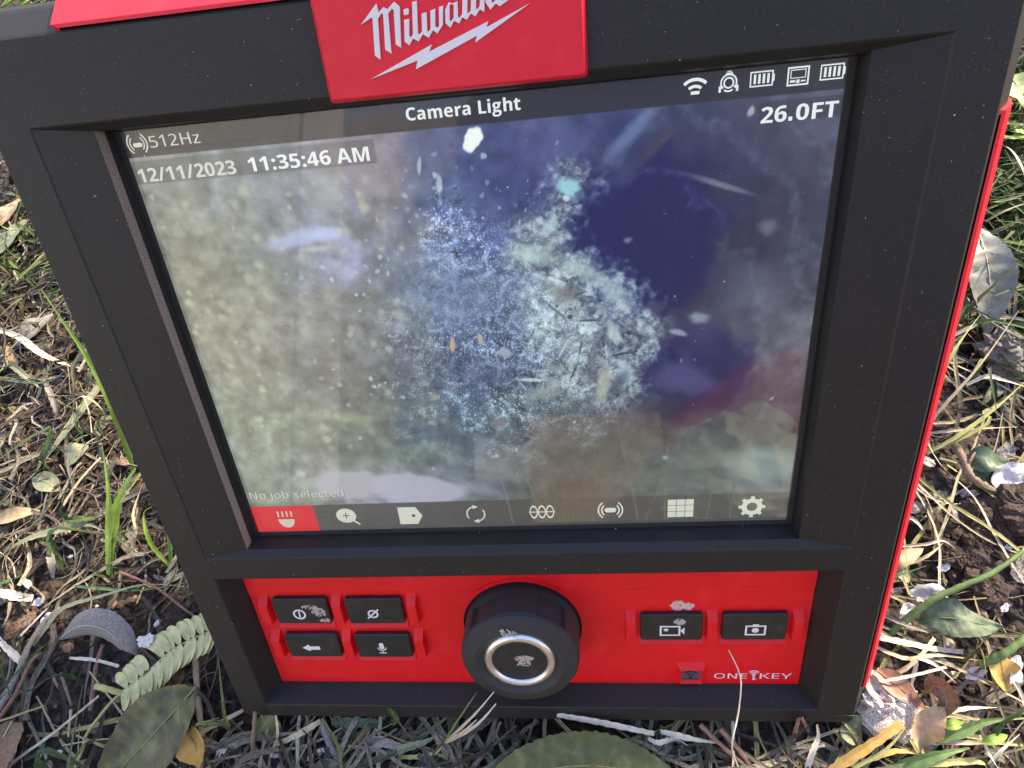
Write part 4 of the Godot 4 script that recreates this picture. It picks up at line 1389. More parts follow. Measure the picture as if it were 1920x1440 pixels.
func smudge(called: String, at: Vector2, rx: float, ry: float, z: float, count: int, seed_value: int, m: Material, parent: Node) -> void:
	var r := RandomNumberGenerator.new()
	r.seed = seed_value
	var st := st_new()
	for k in count * 2:
		var a := r.randf() * TAU
		var q := at + Vector2(cos(a) * rx, sin(a) * ry) * sqrt(r.randf())
		var size := r.randf_range(0.06, 0.30) if k % 4 else r.randf_range(0.3, 0.6)
		var p := PackedVector2Array()
		var turn := r.randf() * TAU
		for i in 6:
			p.append(q + Vector2(cos(TAU * i / 6) * size * r.randf_range(0.6, 1.6), sin(TAU * i / 6) * size * r.randf_range(0.4, 0.8)).rotated(turn))
		if Geometry2D.triangulate_polygon(p).size() > 0:
			prism(st, p, z, z + r.randf_range(0.02, 0.06))
	var o := part(called, done(st), m, parent)
	o.set_meta("kind", "stuff")


func build_knob() -> void:
	# lathed grip with five shallow pockets round its side, a dished front, a bright ring and a black cap
	var prof := [[17.7, -2.4], [17.9, 1.0], [17.9, 2.6], [17.85, 2.7], [17.8, 10.9], [17.75, 11.0], [17.5, 12.0], [16.9, 12.9], [13.2, 14.0], [12.7, 13.9], [10.9, 12.2], [10.7, 12.2]]
	var n := 200
	var st := st_new()
	var rings := []
	for i in prof.size():
		var row := PackedVector3Array()
		for k in n:
			var a := TAU * k / n
			var r: float = prof[i][0]
			var w := fposmod(rad_to_deg(a) - 90.0 + 36.0, 72.0) - 36.0
			if absf(w) > 20.0 and (i == 3 or i == 4):
				r -= 1.3
			row.append(D(KNOB.x + cos(a) * r, KNOB.y + sin(a) * r, prof[i][1]))
		rings.append(row)
	rings.reverse()
	loft(st, rings)
	var grip := part("knob", done(st), M.grip, device)
	st = st_new(true)
	rings = []
	for q in [[8.2, 12.4], [8.35, 13.1], [8.8, 13.5], [9.6, 13.55], [10.4, 13.25], [10.9, 12.1]]:
		var row := PackedVector3Array()
		for k in 72:
			row.append(D(KNOB.x + cos(TAU * k / 72) * q[0], KNOB.y + sin(TAU * k / 72) * q[0], q[1]))
		rings.append(row)
	loft(st, rings)
	part("knob_ring", done(st), M.chrome, grip)
	st = st_new()
	flat(st, disc2(KNOB, 8.5, 8.5, 48), 12.7)
	part("knob_cap", done(st), M.rubber, grip)
	smudge("dried_mud", KNOB + Vector2(1.3, 1.1), 3.0, 1.1, 12.75, 70, 12, M.mud, grip)
	smudge("dried_mud", KNOB + Vector2(1.2, -1.0), 2.2, 1.2, 12.75, 34, 13, M.mud, grip)
	smudge("dried_mud", KNOB + Vector2(-3.0, 13.1), 1.6, 1.6, 14.05, 26, 14, M.dust, grip)
	smudge("dried_mud", KNOB + Vector2(-0.6, 12.8), 0.9, 1.4, 14.05, 9, 15, M.dust, grip)


func build_dust() -> void:
	# specks and short fibres of dry dirt lying on the face, the sills and the glass
	var st := st_new()
	var hex := PackedVector2Array()
	for i in 5:
		hex.append(Vector2.from_angle(TAU * i / 5) * (1.0 if i % 2 else 0.7))
	for p in [[0, 1, 2], [0, 2, 3], [0, 3, 4]]:
		tri(st, Vector3(hex[p[0]].x, hex[p[0]].y, 0.1), Vector3(hex[p[1]].x, hex[p[1]].y, 0.1), Vector3(hex[p[2]].x, hex[p[2]].y, 0.1))
	for i in 5:
		var j := (i + 1) % 5
		quad(st, Vector3(hex[i].x, hex[i].y, 0), Vector3(hex[j].x, hex[j].y, 0), Vector3(hex[j].x, hex[j].y, 0.1), Vector3(hex[i].x, hex[i].y, 0.1))
	var speck := done(st)
	var r := RandomNumberGenerator.new()
	r.seed = 77
	var places := []
	while places.size() < 3600:
		var q := Vector2(r.randf_range(-23, 177), r.randf_range(-74, 129.5))
		var in_screen := q.x > -14.3 and q.x < 166.7 and q.y > -4 and q.y < 113.4
		var in_panel := q.x > -14.1 and q.x < 166.4 and q.y > -68.7 and q.y < -12.1
		if q.x > 51 and q.x < 102.3 and q.y > 112.4:
			continue
		var z := 7.0
		var n := Vector3(0, 0, 1)
		if in_panel:
			if r.randf() > 0.14 or q.y > -24 or Vector2(q - KNOB).length() < 21 or (q.y > -54 and q.y < -25):
				continue
			z = 0.02
			if q.x < -10 or q.x > 162 or q.y < -65.5:
				continue
		elif in_screen:
			if q.x < -2.0 or q.x > 154.0:
				var t := clampf((-2.0 - q.x) / 12.3 if q.x < 0 else (q.x - 154.0) / 12.7, 0, 1)
				z = lerpf(5.0, 7.0, t) + 0.01
			elif q.y < -1.5 or q.y > 111:
				continue
			else:
				if r.randf() > 0.22:
					continue
				z = 0.46
		places.append([Vector3(q.x, q.y, z), n, 1.0])
	for k in 900:  # the sill under the screen and the one under the panel catch the most
		var x := r.randf_range(-1.5, 153.5)
		if k % 2:
			var t := r.randf() * r.randf()
			places.append([Vector3(x, lerpf(-1.6, -4.0, t), lerpf(0.0, 7.0, t) + 0.03), Vector3(0, 0.94, 0.34), 0.9])
		else:
			var t := r.randf() * r.randf()
			places.append([Vector3(x * 1.1 - 8.0, lerpf(-66.0, -68.7, t), lerpf(-0.3, 7.0, t) + 0.03), Vector3(0, 0.93, 0.36), 0.8])
	for k in 420:  # and the inner left wall
		places.append([Vector3(-1.97, r.randf_range(-1.5, 111.0), 4.9 * sqrt(r.randf())), Vector3(1, 0, 0), 0.8])
	var mm := MultiMesh.new()
	mm.transform_format = MultiMesh.TRANSFORM_3D
	mm.use_colors = true
	mm.mesh = speck
	mm.instance_count = places.size()
	for i in places.size():
		var e: Array = places[i]
		var n: Vector3 = (e[1] as Vector3).normalized()
		var size: float = (0.024 + 0.028 * pow(absf(r.randfn(0, 1.0)), 1.6)) * e[2]
		var side := n.cross(Vector3(0.3, 0.9, 0.2)).normalized()
		var b := Basis(side, n.cross(side), n).rotated(n, r.randf() * TAU)
		var long := r.randf_range(2.5, 6.0) if r.randf() < 0.06 else r.randf_range(0.8, 1.4)
		b = Basis(b.x * long, b.y, b.z).scaled_local(Vector3.ONE * size * 0.001)
		mm.set_instance_transform(i, Transform3D(b, D(e[0].x, e[0].y, e[0].z)))
		var v := 0.08 + 0.7 * pow(r.randf(), 2.6)
		mm.set_instance_color(i, Color(v, v * 0.94, v * 0.86))
	var o := MultiMeshInstance3D.new()
	o.name = "dust_specks"
	o.multimesh = mm
	o.material_override = M.crumb
	device.add_child(o, true)
	o.set_meta("kind", "stuff")


func build_objects() -> void:
	blade("grass_blade", "long bright green grass blade hugging the left edge of the monitor", "grass blade", [Vector3(-181.5, 1.0, -47.8), Vector3(-177.7, 16.0, -55.7), Vector3(-176.1, 34.0, -68.0), Vector3(-180.2, 48.0, -80.9), Vector3(-188.8, 56.0, -92.9), Vector3(-202.1, 60.0, -108.1)], 3.4, M.green, 0.25, "", 1.00)
	blade("grass_blade", "slim upright green blade of the forked shoot left of the monitor", "grass blade", [Vector3(-176.8, 1.0, 0.1), Vector3(-174.3, 12.0, -16.5), Vector3(-170.5, 24.0, -30.7), Vector3(-172.6, 34.0, -48.9)], 2.8, M.green, 0.25, "", 1.00)
	blade("grass_blade", "broad leaning green blade of the forked shoot left of the monitor", "grass blade", [Vector3(-176.7, 1.0, -1.6), Vector3(-174.0, 10.0, -14.8), Vector3(-167.7, 20.0, -29.7), Vector3(-159.8, 26.0, -39.3)], 4.4, M.green, 0.20, "", 0.60)
	blade("grass_blade", "small curled green blade of the sprout by the lower left edge", "grass blade", [Vector3(-151.1, 1.0, -5.6), Vector3(-154.6, 8.0, -10.6), Vector3(-155.6, 14.0, -15.6), Vector3(-156.4, 18.0, -22.8), Vector3(-152.1, 20.0, -24.8)], 1.9, M.green, 0.25, "", 1.00)
	blade("grass_blade", "short straight green blade of the sprout by the lower left edge", "grass blade", [Vector3(-150.4, 1.0, -5.6), Vector3(-147.3, 11.0, -14.0), Vector3(-147.5, 18.0, -22.6)], 1.9, M.green, 0.25, "", 1.00)
	blade("withered_grass", "broad dusty grey green blade lying diagonally left of the monitor", "grass blade", [Vector3(-228.4, 3.0, -52.1), Vector3(-221.4, 6.0, -61.3), Vector3(-214.7, 8.0, -75.8), Vector3(-208.5, 9.0, -89.4)], 4.1, M.dusty, 0.30, "", 0.20)
	blade("withered_grass", "dull blue green blade pointing right across the left litter", "grass blade", [Vector3(-275.9, 5.0, -112.1), Vector3(-261.8, 7.0, -104.3), Vector3(-251.0, 6.0, -96.7), Vector3(-245.1, 4.0, -92.6)], 3.3, M.dusty, 0.25, "", 1.00)
	blade("withered_grass", "thin dark green blade lying level in the left litter", "grass blade", [Vector3(-273.8, 4.0, -101.0), Vector3(-256.2, 6.0, -96.4), Vector3(-239.9, 7.0, -94.9), Vector3(-231.9, 7.0, -102.5)], 1.9, M.dark_green, 0.25, "", 1.00)
	blade("withered_grass", "grey withered curled blade below the dark green one", "grass blade", [Vector3(-246.3, 4.0, -98.2), Vector3(-233.8, 7.0, -85.9), Vector3(-228.5, 6.0, -77.4), Vector3(-230.7, 3.0, -71.9), Vector3(-225.7, 2.0, -65.9)], 3.1, M.grey, 0.30, "", 1.00)
	blade("withered_grass", "long flat green blade bending over the soil at left", "grass blade", [Vector3(-199.5, 2.0, 25.1), Vector3(-194.0, 5.0, 19.2), Vector3(-187.2, 7.0, 11.9), Vector3(-171.7, 8.0, 7.7), Vector3(-154.7, 8.0, 3.4), Vector3(-137.7, 5.0, 3.9)], 2.1, M.dusty, 0.30, "", 1.00)
	stem("stalk", "thick grey bark covered stalk curving up the left soil", "stalk", [Vector3(-203.0, 3.0, 48.5), Vector3(-199.9, 4.0, 36.7), Vector3(-199.5, 4.0, 26.3), Vector3(-195.9, 5.0, 17.6), Vector3(-190.0, 6.0, 11.7)], 1.37, 0.86, M.grey_twig, "")
	blade("withered_grass", "wide grey green blade arched across the left soil", "grass blade", [Vector3(-228.7, 3.0, -11.8), Vector3(-216.2, 7.0, -16.0), Vector3(-201.8, 8.0, -19.6), Vector3(-187.6, 8.0, -21.6), Vector3(-171.9, 3.0, -13.9)], 3.4, M.dusty, 0.30, "", 1.00)
	blade("withered_grass", "narrow pale green blade lying level below the forked shoot", "grass blade", [Vector3(-187.8, 5.0, 2.9), Vector3(-176.1, 7.0, 4.2), Vector3(-157.0, 7.0, 5.4), Vector3(-138.0, 6.0, 2.4)], 1.3, M.mid_green, 0.25, "", 1.00)
	blade("withered_grass", "crumpled grey blade standing between the soil and the arched blade", "grass blade", [Vector3(-201.5, 2.0, -0.7), Vector3(-200.2, 7.0, -6.1), Vector3(-202.6, 8.0, -11.5), Vector3(-202.5, 6.0, -16.0)], 3.0, M.grey, 0.30, "", 1.00)
	blade("withered_grass", "small dark green curl in the bottom left soil", "grass blade", [Vector3(-185.3, 3.0, 63.4), Vector3(-178.7, 5.0, 61.2), Vector3(-177.8, 5.0, 57.3), Vector3(-183.9, 2.0, 51.3)], 2.1, M.dark_green, 0.25, "", 1.00)
	blade("straw", "thick pale straw entering from the left edge", "straw", [Vector3(-287.1, 6.0, -131.0), Vector3(-267.9, 8.0, -122.9), Vector3(-249.6, 9.0, -111.2), Vector3(-240.1, 6.0, -107.3), Vector3(-224.7, 4.0, -103.2)], 3.4, M.pale, 0.30, "", 0.70)
	blade("straw", "cream bent straw with a kink beside the monitor", "straw", [Vector3(-222.6, 8.0, -79.6), Vector3(-210.1, 14.0, -81.6), Vector3(-200.8, 11.0, -76.2), Vector3(-200.4, 4.0, -70.0)], 1.0, M.straw, 0.25, "", 1.00)
	stem("stalk", "thin tan stalk hanging down from the kinked straw", "stalk", [Vector3(-210.6, 13.0, -81.6), Vector3(-208.5, 8.0, -74.1), Vector3(-207.6, 2.0, -62.9)], 0.36, 0.29, M.straw, "")
	blade("straw", "short white straw lying on bare dark soil", "straw", [Vector3(-180.9, 3.0, 29.7), Vector3(-169.6, 4.0, 30.5), Vector3(-158.1, 4.0, 32.7)], 1.3, M.pale, 0.30, "", 0.20)
	stem("stalk", "yellow green cut stalk lying under the fern leaf", "stalk", [Vector3(-161.8, 8.0, 39.6), Vector3(-152.5, 8.0, 41.5), Vector3(-139.7, 3.0, 44.6)], 1.22, 0.86, M.yellow_green, "")
	stem("stalk", "long pale grey stalk leaning to the lower left corner of the monitor", "stalk", [Vector3(-139.4, 6.0, 64.1), Vector3(-120.1, 9.0, 56.3), Vector3(-101.7, 8.0, 46.7)], 0.86, 0.72, M.straw, "")
	stem("stalk", "upright tan stalk crossing beside the large olive leaf", "stalk", [Vector3(-126.7, 7.0, 26.8), Vector3(-122.2, 6.0, 41.7), Vector3(-117.7, 5.0, 53.8), Vector3(-116.5, 3.0, 60.4)], 1.15, 0.94, M.straw, "")
	stem("stalk", "reddish brown twig standing in the soil under the grey curled leaf", "twig", [Vector3(-166.5, 1.0, 47.6), Vector3(-168.2, 3.0, 33.2), Vector3(-167.6, 4.0, 25.0)], 0.94, 0.72, M.red_twig, "")
	stem("stalk", "slender reddish needle lying against the monitor edge", "needle", [Vector3(-168.9, 6.0, -2.2), Vector3(-149.8, 8.0, 4.3), Vector3(-137.4, 8.0, 11.2), Vector3(-127.4, 6.0, 17.2)], 0.50, 0.43, M.red_twig, "")
	stem("stalk", "reddish twig rising from the left picture edge", "twig", [Vector3(-201.7, 3.0, 51.1), Vector3(-196.4, 5.0, 42.2), Vector3(-194.9, 5.0, 31.5), Vector3(-193.9, 3.0, 28.3)], 0.86, 0.65, M.red_twig, "")
	blade("straw", "pale split straw end on the left soil", "straw", [Vector3(-204.8, 4.0, 21.8), Vector3(-198.5, 6.0, 16.1), Vector3(-196.6, 5.0, 11.5)], 1.5, M.pale, 0.25, "", 1.00)
	blade("straw", "pale tan straw bundle end at the left picture edge", "straw", [Vector3(-222.1, 5.0, 5.0), Vector3(-211.7, 6.0, 6.8), Vector3(-205.6, 4.0, 7.3)], 3.7, M.pale, 0.30, "", 0.30)
	blade("straw", "wide pale straw cut off by the left edge", "straw", [Vector3(-213.6, 5.0, 22.6), Vector3(-203.9, 6.0, 27.8), Vector3(-199.6, 3.0, 32.1)], 3.1, M.pale, 0.30, "", 0.30)
	stem("stalk", "short tan twig end standing up in the dark soil", "twig", [Vector3(-188.3, 2.0, 33.2), Vector3(-182.5, 4.0, 38.1), Vector3(-181.4, 2.0, 40.6)], 0.58, 0.43, M.twig, "")
	stem("stalk", "thin tan twig lying below the short twig end", "twig", [Vector3(-182.3, 3.0, 35.1), Vector3(-175.9, 4.0, 42.0), Vector3(-174.3, 2.0, 45.9)], 0.58, 0.43, M.twig, "")
	stem("stalk", "pale thin upright twig under the white straw", "twig", [Vector3(-173.1, 3.0, 47.3), Vector3(-170.6, 3.0, 56.2)], 0.50, 0.36, M.straw, "")
	blade("straw", "long slanting pale straw beside the monitor foot", "straw", [Vector3(-170.2, 3.0, -21.2), Vector3(-172.2, 5.0, -27.6), Vector3(-169.7, 8.0, -39.8)], 1.2, M.straw, 0.25, "", 1.00)
	stem("stalk", "thin pale twig pointing at the forked shoot", "twig", [Vector3(-208.5, 4.0, -31.3), Vector3(-202.7, 6.0, -42.8), Vector3(-196.7, 6.0, -53.4)], 0.65, 0.43, M.straw, "")
	stem("stalk", "second thin grey twig beside the forked shoot", "twig", [Vector3(-211.6, 4.0, -34.8), Vector3(-208.4, 5.0, -48.5), Vector3(-207.4, 4.0, -52.0)], 0.65, 0.43, M.grey_twig, "")
	leaf("olive_leaf", "large glossy olive leaf pointing up at bottom left", [Vector3(-115.7, 18.0, 39.7), Vector3(-123.2, 16.0, 47.8), Vector3(-133.0, 13.0, 57.5), Vector3(-143.5, 9.0, 67.2), Vector3(-154.6, 3.0, 79.4)], 13.5, M.olive, M.vein, 0.16, 0.00, 0.05, 0.00, 6, 1.35)
	leaf("dead_leaf", "dark grey curled dead leaf bridging the soil", [Vector3(-188.0, 3.0, 22.7), Vector3(-175.7, 9.0, 18.9), Vector3(-163.4, 11.0, 20.4), Vector3(-155.4, 7.0, 26.4), Vector3(-153.5, 2.0, 29.0)], 6.2, M.grey, M.pale_vein, -0.50, 0.10, 0.12, 0.50, 0, 1.15)
	leaf("dead_leaf", "brown leaf cut off by the bottom left corner", [Vector3(-193.9, 5.0, 51.3), Vector3(-193.4, 7.0, 57.7), Vector3(-198.1, 4.0, 66.2), Vector3(-201.3, 2.0, 74.5)], 11.0, M.brown, M.pale_vein, 0.20, 0.08, 0.08, 0.00, 0, 1.15)
	leaf("dead_leaf", "flat grey triangular leaf half way down the left side", [Vector3(-275.3, 3.0, -119.9), Vector3(-265.3, 7.0, -126.7), Vector3(-259.4, 7.0, -133.1), Vector3(-258.1, 5.0, -139.3)], 6.5, M.grey, M.pale_vein, 0.15, 0.00, 0.08, 0.00, 0, 1.15)
	leaf("dead_leaf", "tan brown leaf at the upper left edge", [Vector3(-327.2, 5.0, -209.4), Vector3(-319.5, 8.0, -217.5), Vector3(-318.5, 6.0, -230.3)], 8.0, M.tan, M.pale_vein, 0.20, 0.00, 0.08, 0.00, 0, 1.15)
	leaf("dead_leaf", "pale green grey leaf below the tan brown one", [Vector3(-321.3, 4.0, -185.7), Vector3(-310.3, 7.0, -196.0), Vector3(-305.8, 6.0, -211.9)], 9.0, M.dusty, M.pale_vein, 0.20, 0.00, 0.08, 0.00, 0, 1.15)
	leaf("dead_leaf", "small tan leaf at the left edge above the arched blade", [Vector3(-238.6, 4.0, -25.8), Vector3(-226.9, 7.0, -27.0), Vector3(-218.6, 4.0, -29.9)], 3.4, M.tan, M.pale_vein, 0.40, 0.00, 0.08, 0.00, 0, 1.15)
	leaf("dead_leaf", "wrinkled brown leaf in the hollow under the fern leaf", [Vector3(-140.4, 3.0, 43.9), Vector3(-133.8, 7.0, 39.4), Vector3(-129.6, 6.0, 34.4)], 8.0, M.brown, M.vein, 0.50, 0.00, 0.20, 0.00, 0, 1.15)
	leaf("dead_leaf", "yellow and rust curled leaf beside the olive leaf", [Vector3(-118.9, 12.0, 54.0), Vector3(-114.7, 12.0, 57.7), Vector3(-115.7, 6.0, 64.6)], 5.0, M.gold, M.vein, 0.70, 0.10, 0.20, 0.00, 0, 1.15)
	leaf("green_leaf", "small round grey green leaf cluster left of the stalks", [Vector3(-229.0, 4.0, -45.7), Vector3(-218.2, 6.0, -42.1), Vector3(-212.7, 4.0, -38.8)], 4.5, M.dusty, M.pale_vein, 0.20, 0.00, 0.08, 0.00, 0, 1.15)
	leaf("green_leaf", "grey green leaf beside the dusty blade", [Vector3(-215.9, 4.0, -51.7), Vector3(-208.8, 7.0, -56.8), Vector3(-206.3, 5.0, -60.3)], 5.5, M.dusty, M.pale_vein, 0.20, 0.00, 0.08, 0.00, 0, 1.15)
	flake("paint_flake", "blue white paint flake on the fern leaf", "flake", Vector3(-143.9, 13.0, 24.9), 7.9, M.chip, 0.40, 0.50, 0.30, "", 1.30)
	flake("paint_flake", "small white paint flake above the fern leaf", "flake", Vector3(-144.5, 8.0, 17.8), 3.0, M.chip, 1.00, 0.30, 0.30, "", 1.30)
	flake("paint_flake", "small white paint flake on the upper left soil", "flake", Vector3(-211.6, 3.0, 1.4), 4.3, M.chip, 2.40, 0.20, 0.30, "", 1.30)
	flake("paint_flake", "crumbling white plaster bit left of the grey stalk", "flake", Vector3(-201.5, 5.0, 9.0), 5.3, M.chip, 0.40, 0.40, 0.30, "", 1.30)
	flake("paint_flake", "crumbling white plaster bit under the straw at left", "flake", Vector3(-196.1, 4.0, 15.8), 5.6, M.chip, 1.40, 0.40, 0.30, "", 1.30)
	flake("paint_flake", "tiny white chip under the arched blade", "flake", Vector3(-196.4, 3.0, -9.6), 2.0, M.chip, 0.30, 0.30, 0.30, "", 1.30)
	flake("paint_flake", "white crumpled flake near the lower left monitor corner", "flake", Vector3(-108.6, 5.0, 57.9), 5.9, M.chip, 1.20, 0.50, 0.30, "", 1.30)
	flake("paint_flake", "square white chip below the monitor", "flake", Vector3(-73.1, 4.0, 59.2), 3.3, M.chip, 0.30, 0.30, 0.30, "", 1.30)
	flake("paint_flake", "slim white chip below the monitor", "flake", Vector3(-76.5, 4.0, 61.0), 2.3, M.chip, 0.80, 0.30, 0.30, "", 1.30)
	flake("paint_flake", "white flake below the long grey stalk", "flake", Vector3(-171.6, 4.0, 60.9), 2.6, M.chip, 0.20, 0.20, 0.30, "", 1.30)
	leaf("serrated_leaf", "large serrated olive green leaf at the bottom edge", [Vector3(-13.4, 9.0, 67.5), Vector3(-1.1, 12.0, 63.6), Vector3(14.7, 13.0, 61.3), Vector3(27.5, 12.0, 61.7), Vector3(40.1, 9.0, 64.8), Vector3(56.2, 5.0, 72.8)], 9.5, M.olive_bright, M.vein, 0.20, 0.16, 0.06, 0.00, 8, 0.90)
	leaf("dead_leaf", "small olive brown leaf under the lower left monitor corner", [Vector3(-93.6, 11.0, 48.3), Vector3(-91.4, 8.0, 52.8), Vector3(-89.8, 4.0, 57.4)], 5.0, M.olive_bright, M.vein, 0.15, 0.00, 0.08, 0.00, 0, 1.15)
	blade("straw", "long cream straw lying in front of the monitor base", "straw", [Vector3(9.4, 13.0, 47.3), Vector3(19.0, 14.0, 48.7), Vector3(30.0, 12.0, 50.4), Vector3(40.4, 9.0, 52.2)], 1.8, M.pale, 0.30, "", 0.15)
	blade("straw", "white straw continuing right of the long cream straw", "straw", [Vector3(42.4, 10.0, 51.7), Vector3(51.0, 9.0, 53.3), Vector3(61.4, 5.0, 54.9)], 1.9, M.pale, 0.30, "", 0.90)
	stem("straw", "hair thin dry stem standing up in front of the red panel", "stem", [Vector3(66.6, 3.0, 61.9), Vector3(60.6, 28.0, 54.9), Vector3(62.7, 32.6, 46.7), Vector3(63.8, 37.0, 40.0), Vector3(63.7, 38.0, 35.6), Vector3(61.3, 40.4, 30.3)], 0.30, 0.16, M.pale, "")
	blade("straw", "dark green awn of the grass tuft under the knob", "straw", [Vector3(-29.9, 5.0, 56.3), Vector3(-19.4, 30.5, 48.3), Vector3(-13.5, 36.3, 41.7)], 0.7, M.mid_green, 0.30, "", 0.80)
	blade("straw", "longest pale straw of the grass tuft under the knob", "straw", [Vector3(-29.9, 5.0, 56.3), Vector3(-15.6, 30.5, 48.2), Vector3(-8.1, 36.7, 41.4)], 0.9, M.pale, 0.30, "", 0.80)
	blade("straw", "thick pale straw of the grass tuft under the knob", "straw", [Vector3(-29.9, 5.0, 56.3), Vector3(-14.6, 30.6, 50.6), Vector3(-7.5, 35.8, 44.5)], 1.1, M.pale, 0.30, "", 0.80)
	blade("straw", "shortest pale straw of the grass tuft under the knob", "straw", [Vector3(-29.9, 5.0, 56.3), Vector3(-18.5, 31.5, 52.4), Vector3(-13.6, 33.2, 48.7)], 1.0, M.straw, 0.30, "", 0.80)
	blade("withered_grass", "yellow green base of the grass tuft lying left", "grass blade", [Vector3(-45.5, 4.0, 60.5), Vector3(-37.0, 5.0, 60.0), Vector3(-31.7, 6.0, 58.6), Vector3(-29.3, 6.0, 56.1)], 1.5, M.yellow_green, 0.25, "", 1.00)
	blade("straw", "pink curled bud stem at the right of the monitor base", "stem", [Vector3(82.0, 4.0, 59.1), Vector3(84.4, 8.0, 51.3), Vector3(82.7, 21.5, 47.2)], 1.6, M.pink_brown, 0.30, "", 0.20)
	blade("straw", "second pink curled bud stem beside the first", "stem", [Vector3(89.6, 5.0, 51.6), Vector3(88.1, 8.0, 49.5), Vector3(83.5, 21.3, 47.4)], 1.3, M.pink_brown, 0.30, "", 0.20)
	blade("straw", "pale twisted leaf tip standing at the monitor base", "stem", [Vector3(87.1, 3.0, 62.1), Vector3(88.4, 8.0, 56.7), Vector3(90.2, 11.0, 52.3), Vector3(88.2, 18.9, 49.0)], 2.2, M.pale, 0.30, "", 0.80)
	blade("straw", "cream pointed bud below the left part of the panel", "stem", [Vector3(-91.1, 3.0, 61.2), Vector3(-88.0, 7.0, 54.7), Vector3(-83.8, 19.9, 48.3)], 1.8, M.pale, 0.30, "", 0.70)
	stem("stalk", "tan broken twig stub at the lower left monitor corner", "twig", [Vector3(-97.8, 2.0, 64.9), Vector3(-97.1, 6.0, 57.2), Vector3(-91.7, 19.2, 47.6)], 0.94, 0.65, M.twig, "")
	stem("stalk", "grey broken stalk below the monitor base", "stalk", [Vector3(-72.7, 7.0, 50.0), Vector3(-69.4, 6.0, 56.4), Vector3(-63.7, 5.0, 64.5)], 1.37, 1.22, M.grey_twig, "")
	blade("straw", "tan folded straw under the left part of the base", "straw", [Vector3(-72.9, 8.0, 50.0), Vector3(-80.1, 8.0, 53.9), Vector3(-89.5, 5.0, 57.6)], 2.2, M.straw, 0.30, "", 0.40)
	blade("withered_grass", "dark green flat blade along the monitor base", "grass blade", [Vector3(-69.6, 6.0, 50.0), Vector3(-60.9, 7.0, 50.2), Vector3(-51.4, 5.0, 50.6)], 3.3, M.dark_green, 0.20, "", 0.20)
	blade("withered_grass", "grey green wide blade left of the grass tuft", "grass blade", [Vector3(-54.1, 3.0, 61.9), Vector3(-45.1, 6.0, 58.5), Vector3(-36.1, 6.0, 55.9), Vector3(-31.8, 4.0, 53.4)], 3.0, M.dusty, 0.30, "", 1.00)
	blade("withered_grass", "wrinkled grey blade below the monitor base", "grass blade", [Vector3(-58.1, 4.0, 57.2), Vector3(-50.4, 8.0, 55.7), Vector3(-44.2, 5.0, 57.6)], 3.7, M.grey, 0.30, "", 0.40)
	stem("stalk", "reddish root like twig under the base", "twig", [Vector3(-55.9, 6.0, 51.5), Vector3(-59.0, 6.0, 56.7), Vector3(-56.1, 3.0, 64.1)], 0.65, 0.43, M.red_twig, "")
	stem("stalk", "pink straw pair leaning right under the base", "twig", [Vector3(55.2, 9.0, 49.5), Vector3(60.9, 8.0, 54.9), Vector3(69.6, 6.0, 62.0)], 0.79, 0.65, M.pink_brown, "")
	stem("stalk", "second pink straw leaning right under the base", "twig", [Vector3(61.4, 9.0, 50.6), Vector3(66.4, 8.0, 56.3), Vector3(70.3, 6.0, 61.6)], 0.86, 0.72, M.pink_brown, "")
	stem("stalk", "thin dark twig standing under the knob", "twig", [Vector3(-10.2, 6.0, 49.4), Vector3(-12.6, 5.0, 55.6), Vector3(-14.0, 3.0, 61.5)], 0.50, 0.43, M.grey_twig, "")
	blade("withered_grass", "curled cream rootlet under the long straw", "root", [Vector3(38.5, 8.0, 53.6), Vector3(41.6, 9.0, 54.7), Vector3(46.9, 8.0, 53.8), Vector3(51.4, 4.0, 55.7)], 1.6, M.pale, 0.30, "", 1.00)
	leaf("silver_leaf", "large pale silvery leaf leaning beside the right edge", [Vector3(194.2, 24.0, -138.6), Vector3(192.8, 24.0, -123.7), Vector3(192.7, 20.0, -111.5), Vector3(193.0, 13.0, -101.6), Vector3(193.0, 6.0, -94.3)], 9.5, M.silver, M.pale_vein, 0.25, 0.10, 0.06, 0.00, 4, 1.15)
	leaf("pink_leaf", "smooth pink brown pointed leaf on the pale rock", [Vector3(111.5, 13.0, 33.7), Vector3(114.5, 14.0, 36.7), Vector3(118.9, 13.0, 40.4), Vector3(125.6, 8.0, 45.2)], 3.7, M.pink_brown, M.pink_brown, 0.25, 0.00, 0.03, 0.00, 0, 1.15)
	leaf("tan_leaf", "upper half of the folded tan leaf right of the rock", [Vector3(125.7, 8.0, 39.6), Vector3(126.2, 16.0, 38.3), Vector3(127.7, 18.0, 41.3), Vector3(127.4, 15.0, 44.7), Vector3(126.0, 12.0, 47.0)], 2.9, M.brown, M.tan, 0.70, 0.20, 0.20, 0.40, 0, 1.15)
	leaf("tan_leaf", "lower half of the folded tan leaf right of the rock", [Vector3(127.4, 16.0, 44.1), Vector3(122.7, 14.0, 47.9), Vector3(120.4, 11.0, 52.6), Vector3(122.9, 5.0, 58.4)], 4.0, M.tan, M.straw, 0.60, 0.30, 0.20, 0.00, 0, 1.15)
	leaf("yellow_leaf", "yellow leaf standing in the right litter", [Vector3(151.4, 10.0, 29.1), Vector3(151.2, 9.0, 33.7), Vector3(154.2, 3.0, 39.5)], 4.6, M.gold, M.vein, 0.35, 0.00, 0.08, 0.00, 0, 1.15)
	leaf("green_leaf", "large dark green crinkled leaf on the right soil", [Vector3(131.9, 6.0, 19.0), Vector3(138.4, 10.0, 17.8), Vector3(146.2, 10.0, 19.2), Vector3(158.2, 5.0, 20.6)], 6.0, M.crinkled, M.mid_green, 0.20, 0.10, 0.30, 0.00, 0, 1.15)
